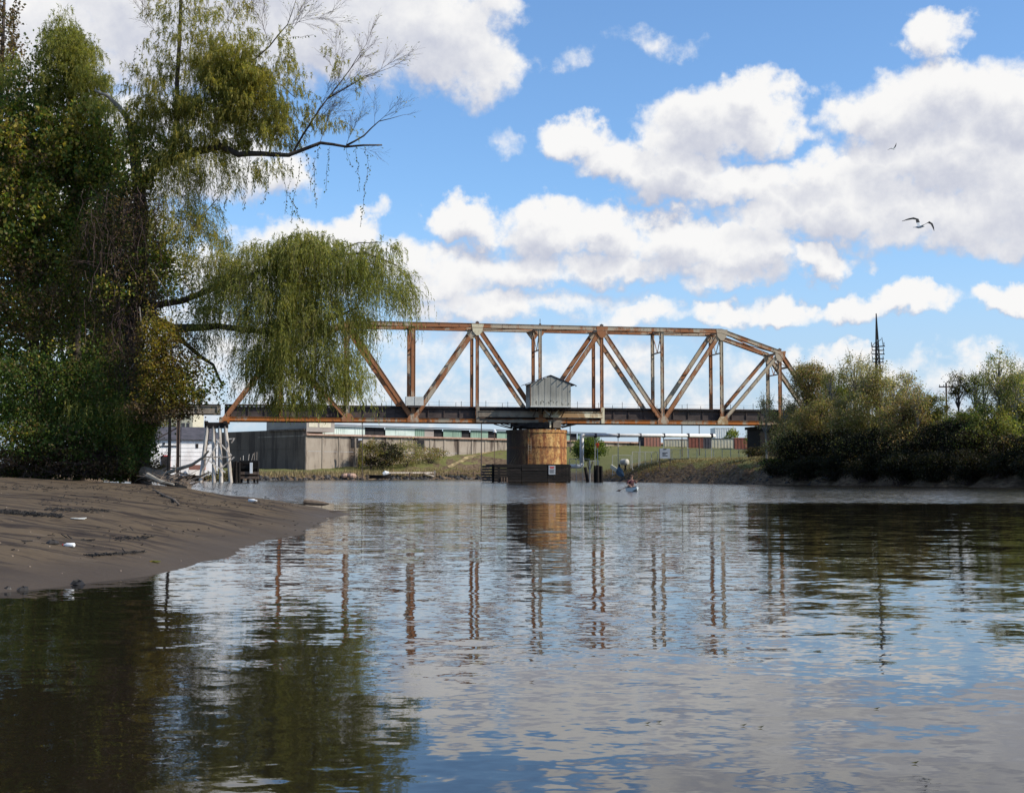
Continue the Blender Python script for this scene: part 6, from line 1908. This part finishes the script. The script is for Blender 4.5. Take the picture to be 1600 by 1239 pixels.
def bank_tree(name, label, cat, px, ytop, rx, back, leaves, dens=1.0, size=.17, ybot=None, trunk=True, clumps=34, aspect=.6, lean=0, spread=.15, bark='bark', group=None):
    Y = shore_Y(px) + back
    x = gp(px, Y); zg = gz(x, Y); k = Y / F
    ztop = at(px, ytop, Y).z
    zbot = at(px, ybot, Y).z if ybot else zg + .15 * (ztop - zg)
    zbot = max(zbot, zg - .3)
    c = np.array((x + lean, Y, (ztop + zbot) / 2)); r = np.array((rx * k, min(rx * k * 1.1, back * .9 + 1.0), (ztop - zbot) / 2))
    o = empty(name, (x, Y, zg), label, cat, group)
    C = ellipsoid_pts(clumps, c, r * .97, .25)
    if trunk:
        m = MB(); base = Vector((x, Y, zg - .4)); crown = Vector((c[0], c[1], zbot + (ztop - zbot) * .75))
        pts = wobble(base, crown, 5, .18 * r[0] * .4); rr = .035 * (ztop - zg) ** .75
        m.tube(pts, [rr * (1 - .14 * i) for i in range(6)], 7); part(m, 'trunk', M[bark], o)
        m = MB()
        for i in range(clumps):
            tip = Vector(C[i]); t = min(.95, max(.15, (tip.z - zg) / (crown.z - zg + .01) * .75)); a = base.lerp(crown, t)
            m.tube(wobble(a, tip, 3, .12), [rr * .34, rr * .26, rr * .16, rr * .07], 4, cap=False)
        part(m, 'branches', M[bark], o)['kind'] = 'stuff'
        m = MB()
        for i in range(clumps):
            if C[i][2] > c[2] - .2 * r[2] and random.random() < .6:
                q = Vector(C[i]); bare_spray(m, q, (q - Vector(c) + Vector((0, 0, r[2] * .9))), .35 * r[2] ** .6 + .3, .018, 1, spread=.5)
        if m.v: part(m, 'twigs', M[bark], o)['kind'] = 'stuff'
    else:
        m = MB()
        for i in range(0, clumps, 2):
            a = Vector((x + random.uniform(-.5, .5) * r[0], Y + random.uniform(-.4, .4), zg - .2)); m.tube(wobble(a, Vector(C[i]), 3, .15), [.05, .04, .03, .015], 4, cap=False)
        part(m, 'stems', M['twig'], o)['kind'] = 'stuff'
    for mt, sh in leaves:
        n = int(dens * sh * 6.0 * (math.pi * r[0] * r[2]) / (size * size * aspect * .5))
        n = max(400, min(n, 15000))
        sc = (.5 + rng.random(clumps)); idx = rng.choice(clumps, n, p=sc / sc.sum())
        P = C[idx] + rng.normal(size=(n, 3)) * (np.array((r[0], r[1], r[2] * .8)) * spread + .05)[None, :] * sc[idx][:, None]
        P[:, 2] = np.maximum(P[:, 2], zg - .1)
        Dr = rand_dir(n); Dr[:, 2] -= .3; s_ = size * (.55 + .8 * rng.random(n))
        quads_mesh('crown' if trunk else 'foliage', leaf_quads(P, unit(Dr), s_, s_ * aspect), L[mt], o)
    return o


BG, BO, BB, BP_, BD = 'bank_green', 'bank_olive', 'bank_brown', 'bank_pale', 'bank_dark'
T = bank_tree
T('bank_tree', 'russet round-topped tree where the truss end meets the bank', 'tree', 1272, 564, 32, 16, [(BB, .7), (BO, .5)], 1.0, ybot=640)
T('bank_tree', 'thin olive tree with bare twigs just left of the mast', 'tree', 1338, 549, 27, 15, [(BP_, .35), (BO, .3)], .55, ybot=625, bark='bark_pale', spread=.12)
T('bank_tree', 'green-topped tree between the russet tree and the thin olive tree', 'tree', 1312, 578, 24, 17, [(BG, .9)], .9, ybot=640)
T('bank_tree', 'pale yellowing tree hiding the foot of the mast', 'tree', 1376, 572, 26, 12, [(BP_, .5), (BO, .5)], .75, ybot=640, bark='bark_pale')
T('bank_tree', 'ragged pale tree with reddish tip right of the mast', 'tree', 1418, 581, 26, 13, [(BP_, .4), (BB, .35)], .55, ybot=640, bark='bark_pale')
T('bank_tree', 'bushy green-brown tree left of the utility pole', 'tree', 1452, 612, 30, 12, [(BO, .7), (BG, .5)], 1.0, ybot=665)
T('bank_tree', 'slim dark tree with mop-like crown right of the utility pole', 'tree', 1500, 584, 13, 13, [(BD, .5), (BO, .4)], .7, ybot=626, clumps=14, spread=.2)
T('bank_tree', 'dark green flat-crowned tree beside the slim mop-like tree', 'tree', 1527, 580, 18, 14, [(BG, .5), (BD, .4)], .7, ybot=622, clumps=16, spread=.2)
T('bank_tree', 'tallest pale airy tree with thin white trunk at right', 'tree', 1560, 545, 27, 9, [(BP_, .45), (BG, .25)], .55, ybot=625, clumps=26, bark='bark_pale', lean=.3)
T('bank_tree', 'reddish-brown half-bare tree under the tallest pale tree', 'tree', 1572, 590, 24, 13, [(BB, .5), (BP_, .3)], .55, ybot=650, bark='bark_pale')
T('bank_tree', 'full green tree cut by the right frame side', 'tree', 1612, 586, 40, 12, [(BG, .8), (BO, .4)], 1.0, ybot=690)
T('bank_tree', 'wispy tan sapling between the russet tree and the thin olive tree', 'tree', 1300, 572, 18, 11, [(BP_, .4), (BB, .2)], .45, ybot=640, clumps=22, bark='bark_pale')
T('bank_tree', 'wispy tan sapling just left of the mast foot', 'tree', 1358, 563, 20, 10, [(BP_, .4), (BO, .2)], .45, ybot=640, clumps=22, bark='bark_pale')
T('bank_tree', 'wispy olive sapling between the mast and the ragged pale tree', 'tree', 1398, 590, 20, 9, [(BP_, .3), (BO, .4)], .5, ybot=650, clumps=22, bark='bark_pale')
T('bank_tree', 'thin reddish sapling left of the bushy green-brown tree', 'tree', 1436, 600, 18, 8, [(BB, .4), (BP_, .2)], .45, ybot=655, clumps=20, bark='bark_pale')
T('bank_tree', 'thin pale sapling between flat-crowned and airy trees', 'tree', 1540, 588, 16, 8, [(BP_, .4), (BG, .2)], .4, ybot=650, clumps=18, bark='bark_pale')
T('bank_tree', 'airy green sapling near the right frame side', 'tree', 1590, 575, 22, 9, [(BG, .4), (BP_, .3)], .5, ybot=650, clumps=22, bark='bark_pale')
T('bank_tree', 'brown scrubby tree in front of the truss end, lowest at the bridge', 'tree', 1226, 622, 26, 12, [(BB, .4), (BP_, .4)], .7, ybot=690, bark='bark_pale')
T('bank_tree', 'twiggy yellow-brown sapling over the deck end of the bridge', 'tree', 1198, 612, 14, 9, [(BP_, .3), (BB, .3)], .35, ybot=680, clumps=16, bark='bark_pale')
T('bank_tree', 'olive tree filling the middle of the right bank below the mast', 'tree', 1345, 610, 44, 9, [(BO, .8), (BP_, .3)], .95, ybot=690)
T('bank_tree', 'brown-tinged tree below the ragged pale tree', 'tree', 1412, 622, 40, 8, [(BB, .6), (BO, .5)], .9, ybot=700)
T('bank_tree', 'olive tree below the russet round-topped tree', 'tree', 1282, 618, 40, 9, [(BO, .7), (BB, .4)], .9, ybot=690)
T('bank_tree', 'green leafy tree at the right frame side below the airy tree', 'tree', 1556, 632, 42, 7, [(BG, .7), (BO, .3)], .9, ybot=700)
S_ = lambda label, px, ytop, rx, back, lv, dens=1.0, yb=None: bank_tree('bank_shrub', label, 'shrub', px, ytop + 8, rx, back, lv, dens, .20, yb, False, 40)
S_('pinkish-brown shrub at the left end of the wooded bank', 1222, 668, 28, 7, [(BB, .4), (BP_, .3), (BD, .3)], .9)
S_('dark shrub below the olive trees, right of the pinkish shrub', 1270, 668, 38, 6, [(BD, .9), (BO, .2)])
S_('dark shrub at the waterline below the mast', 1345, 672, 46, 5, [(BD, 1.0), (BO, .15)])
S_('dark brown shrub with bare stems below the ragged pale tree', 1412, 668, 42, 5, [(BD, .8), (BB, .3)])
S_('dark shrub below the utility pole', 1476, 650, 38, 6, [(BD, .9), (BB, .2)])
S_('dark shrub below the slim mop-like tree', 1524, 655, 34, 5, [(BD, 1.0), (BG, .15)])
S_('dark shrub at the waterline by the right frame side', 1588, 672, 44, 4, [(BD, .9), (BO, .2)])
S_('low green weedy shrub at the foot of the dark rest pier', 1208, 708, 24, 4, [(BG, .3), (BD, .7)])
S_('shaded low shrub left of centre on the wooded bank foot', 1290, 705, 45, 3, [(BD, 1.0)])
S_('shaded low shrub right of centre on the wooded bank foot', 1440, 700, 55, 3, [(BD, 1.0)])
S_('low yellow-green shrub near the utility pole top of bank', 1500, 634, 26, 9, [(BG, .5), (BO, .5)], .9, 670)
S_('dark shrub just past the right frame edge', 1668, 640, 60, 5, [(BD, .7), (BG, .4)])
for (px_, yt_, rx_, lb_) in ((1258, 640, 44, 'dim tree deep in the wood behind the russet tree'), (1330, 632, 48, 'dim tree deep in the wood behind the thin olive tree'), (1400, 634, 48, 'dim tree deep in the wood behind the ragged pale tree'), (1466, 646, 40, 'dim tree deep in the wood behind the utility pole'), (1530, 640, 44, 'dim tree deep in the wood behind the airy tree'), (1600, 630, 50, 'dim tree deep in the wood by the right frame side')):
    T('wood_tree', lb_, 'tree', px_, yt_, rx_, 24, [(BD, .6), (BO, .5)], 1.0, size=.26, ybot=730)
for (px_, yt_, rx_, lb_) in ((1222, 722, 26, 'low dark scrub at the water edge, first from the rest pier'), (1262, 716, 30, 'low dark scrub at the water edge below the russet tree'), (1308, 712, 32, 'low dark scrub at the water edge left of the mast'),
                             (1360, 708, 34, 'low dark scrub at the water edge right under the mast'), (1412, 706, 34, 'low dark scrub at the water edge below the ragged pale tree'), (1466, 706, 36, 'low dark scrub at the water edge left of the utility pole'),
                             (1518, 704, 36, 'low dark scrub at the water edge below the mop-like tree'), (1572, 706, 38, 'low dark scrub at the water edge below the airy tree'), (1630, 706, 40, 'low dark scrub at the water edge leaving the frame at right')):
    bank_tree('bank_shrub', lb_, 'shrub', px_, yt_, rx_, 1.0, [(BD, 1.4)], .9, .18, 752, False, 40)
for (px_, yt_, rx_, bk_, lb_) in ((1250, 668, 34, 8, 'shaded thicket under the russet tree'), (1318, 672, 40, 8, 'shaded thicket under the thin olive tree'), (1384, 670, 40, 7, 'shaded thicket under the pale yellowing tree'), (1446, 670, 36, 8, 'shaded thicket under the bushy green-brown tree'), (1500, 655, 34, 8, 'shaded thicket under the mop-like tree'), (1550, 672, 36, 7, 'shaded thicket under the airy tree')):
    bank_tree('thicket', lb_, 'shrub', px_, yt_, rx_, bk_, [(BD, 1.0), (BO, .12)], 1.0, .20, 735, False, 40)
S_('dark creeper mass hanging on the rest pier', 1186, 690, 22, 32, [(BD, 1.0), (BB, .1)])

# ------------------------------------------------------------------ shrubs and small trees of the far bank
def far_bush(name, label, px, ytop, ybot, rx, Y, leaves, n, size, clumps=30, ryd=None):
    x = gp(px, Y); zg = gz(x, Y); k = Y / F
    c, r = px_ell(px, (ytop + ybot) / 2, rx, (ybot - ytop) / 2, Y, ryd or rx * k)
    o = empty(name, (x, Y, zg), label, 'shrub' if name != 'far_tree' else 'tree')
    m = MB()
    for i in range(7):
        m.tube(wobble(Vector((x + random.uniform(-.3, .3), Y, zg - .3)), Vector(ellipsoid_pts(1, c, r * .7)[0]), 3, .2), [.08, .06, .04, .02], 5, cap=False)
    part(m, 'stems', M['twig'], o)['kind'] = 'stuff'
    for mt, sh in leaves:
        quads_mesh('foliage', clump_leaves(c, r, int(n * sh), size, clumps, .17, .65, .3)[0], L[mt], o)
    return o


far_bush('green_bush', 'round green bush on the grass right of the pier', 921, 684, 717, 23, 268, [('bush', 1.0)], 9500, .32, 60)
far_bush('dark_scrub', 'dark scrub against the foot of the quay wall', 596, 692, 731, 36, 308, [(BD, 1.0), (BO, .2)], 4200, .34)
far_bush('olive_scrub', 'pale olive scrub climbing the quay wall', 634, 690, 728, 30, 314, [(BP_, .5), (BO, .6)], 2600, .32)
far_bush('yellow_scrub', 'yellow-green scrub left of the olive scrub on the wall', 579, 688, 722, 18, 306, [('yellow', .5), (BO, .5)], 1500, .3)
far_bush('dark_scrub', 'low brownish scrub at the left top of the grass slope', 672, 700, 718, 26, 321, [(BB, .6), (BO, .5)], 1500, .32)
far_bush('creeper_clump', 'creeper on the tan vine-grown post at the wall', 564, 690, 735, 5, 302.5, [('yellow', .6), (BG, .5)], 700, .26, 20, .8)
far_bush('far_tree', 'small far tree between white depot and dark rest pier', 1143, 671, 690, 10, 430, [(BG, 1.0)], 900, .5)
far_bush('far_tree', 'pale far tree hanging by the left side of the rest pier', 1176, 668, 700, 12, 300, [(BP_, .6), (BG, .5)], 900, .35)
far_bush('dark_scrub', 'dark scrub at the foot of the white boathouse', 350, 735, 752, 26, 226, [(BD, .7), (BO, .4)], 1600, .24)
far_bush('far_tree', 'pale yellow-leafed tree between boathouse and office block', 248, 632, 672, 30, 300, [(BP_, .5), (BO, .3)], 1500, .4)
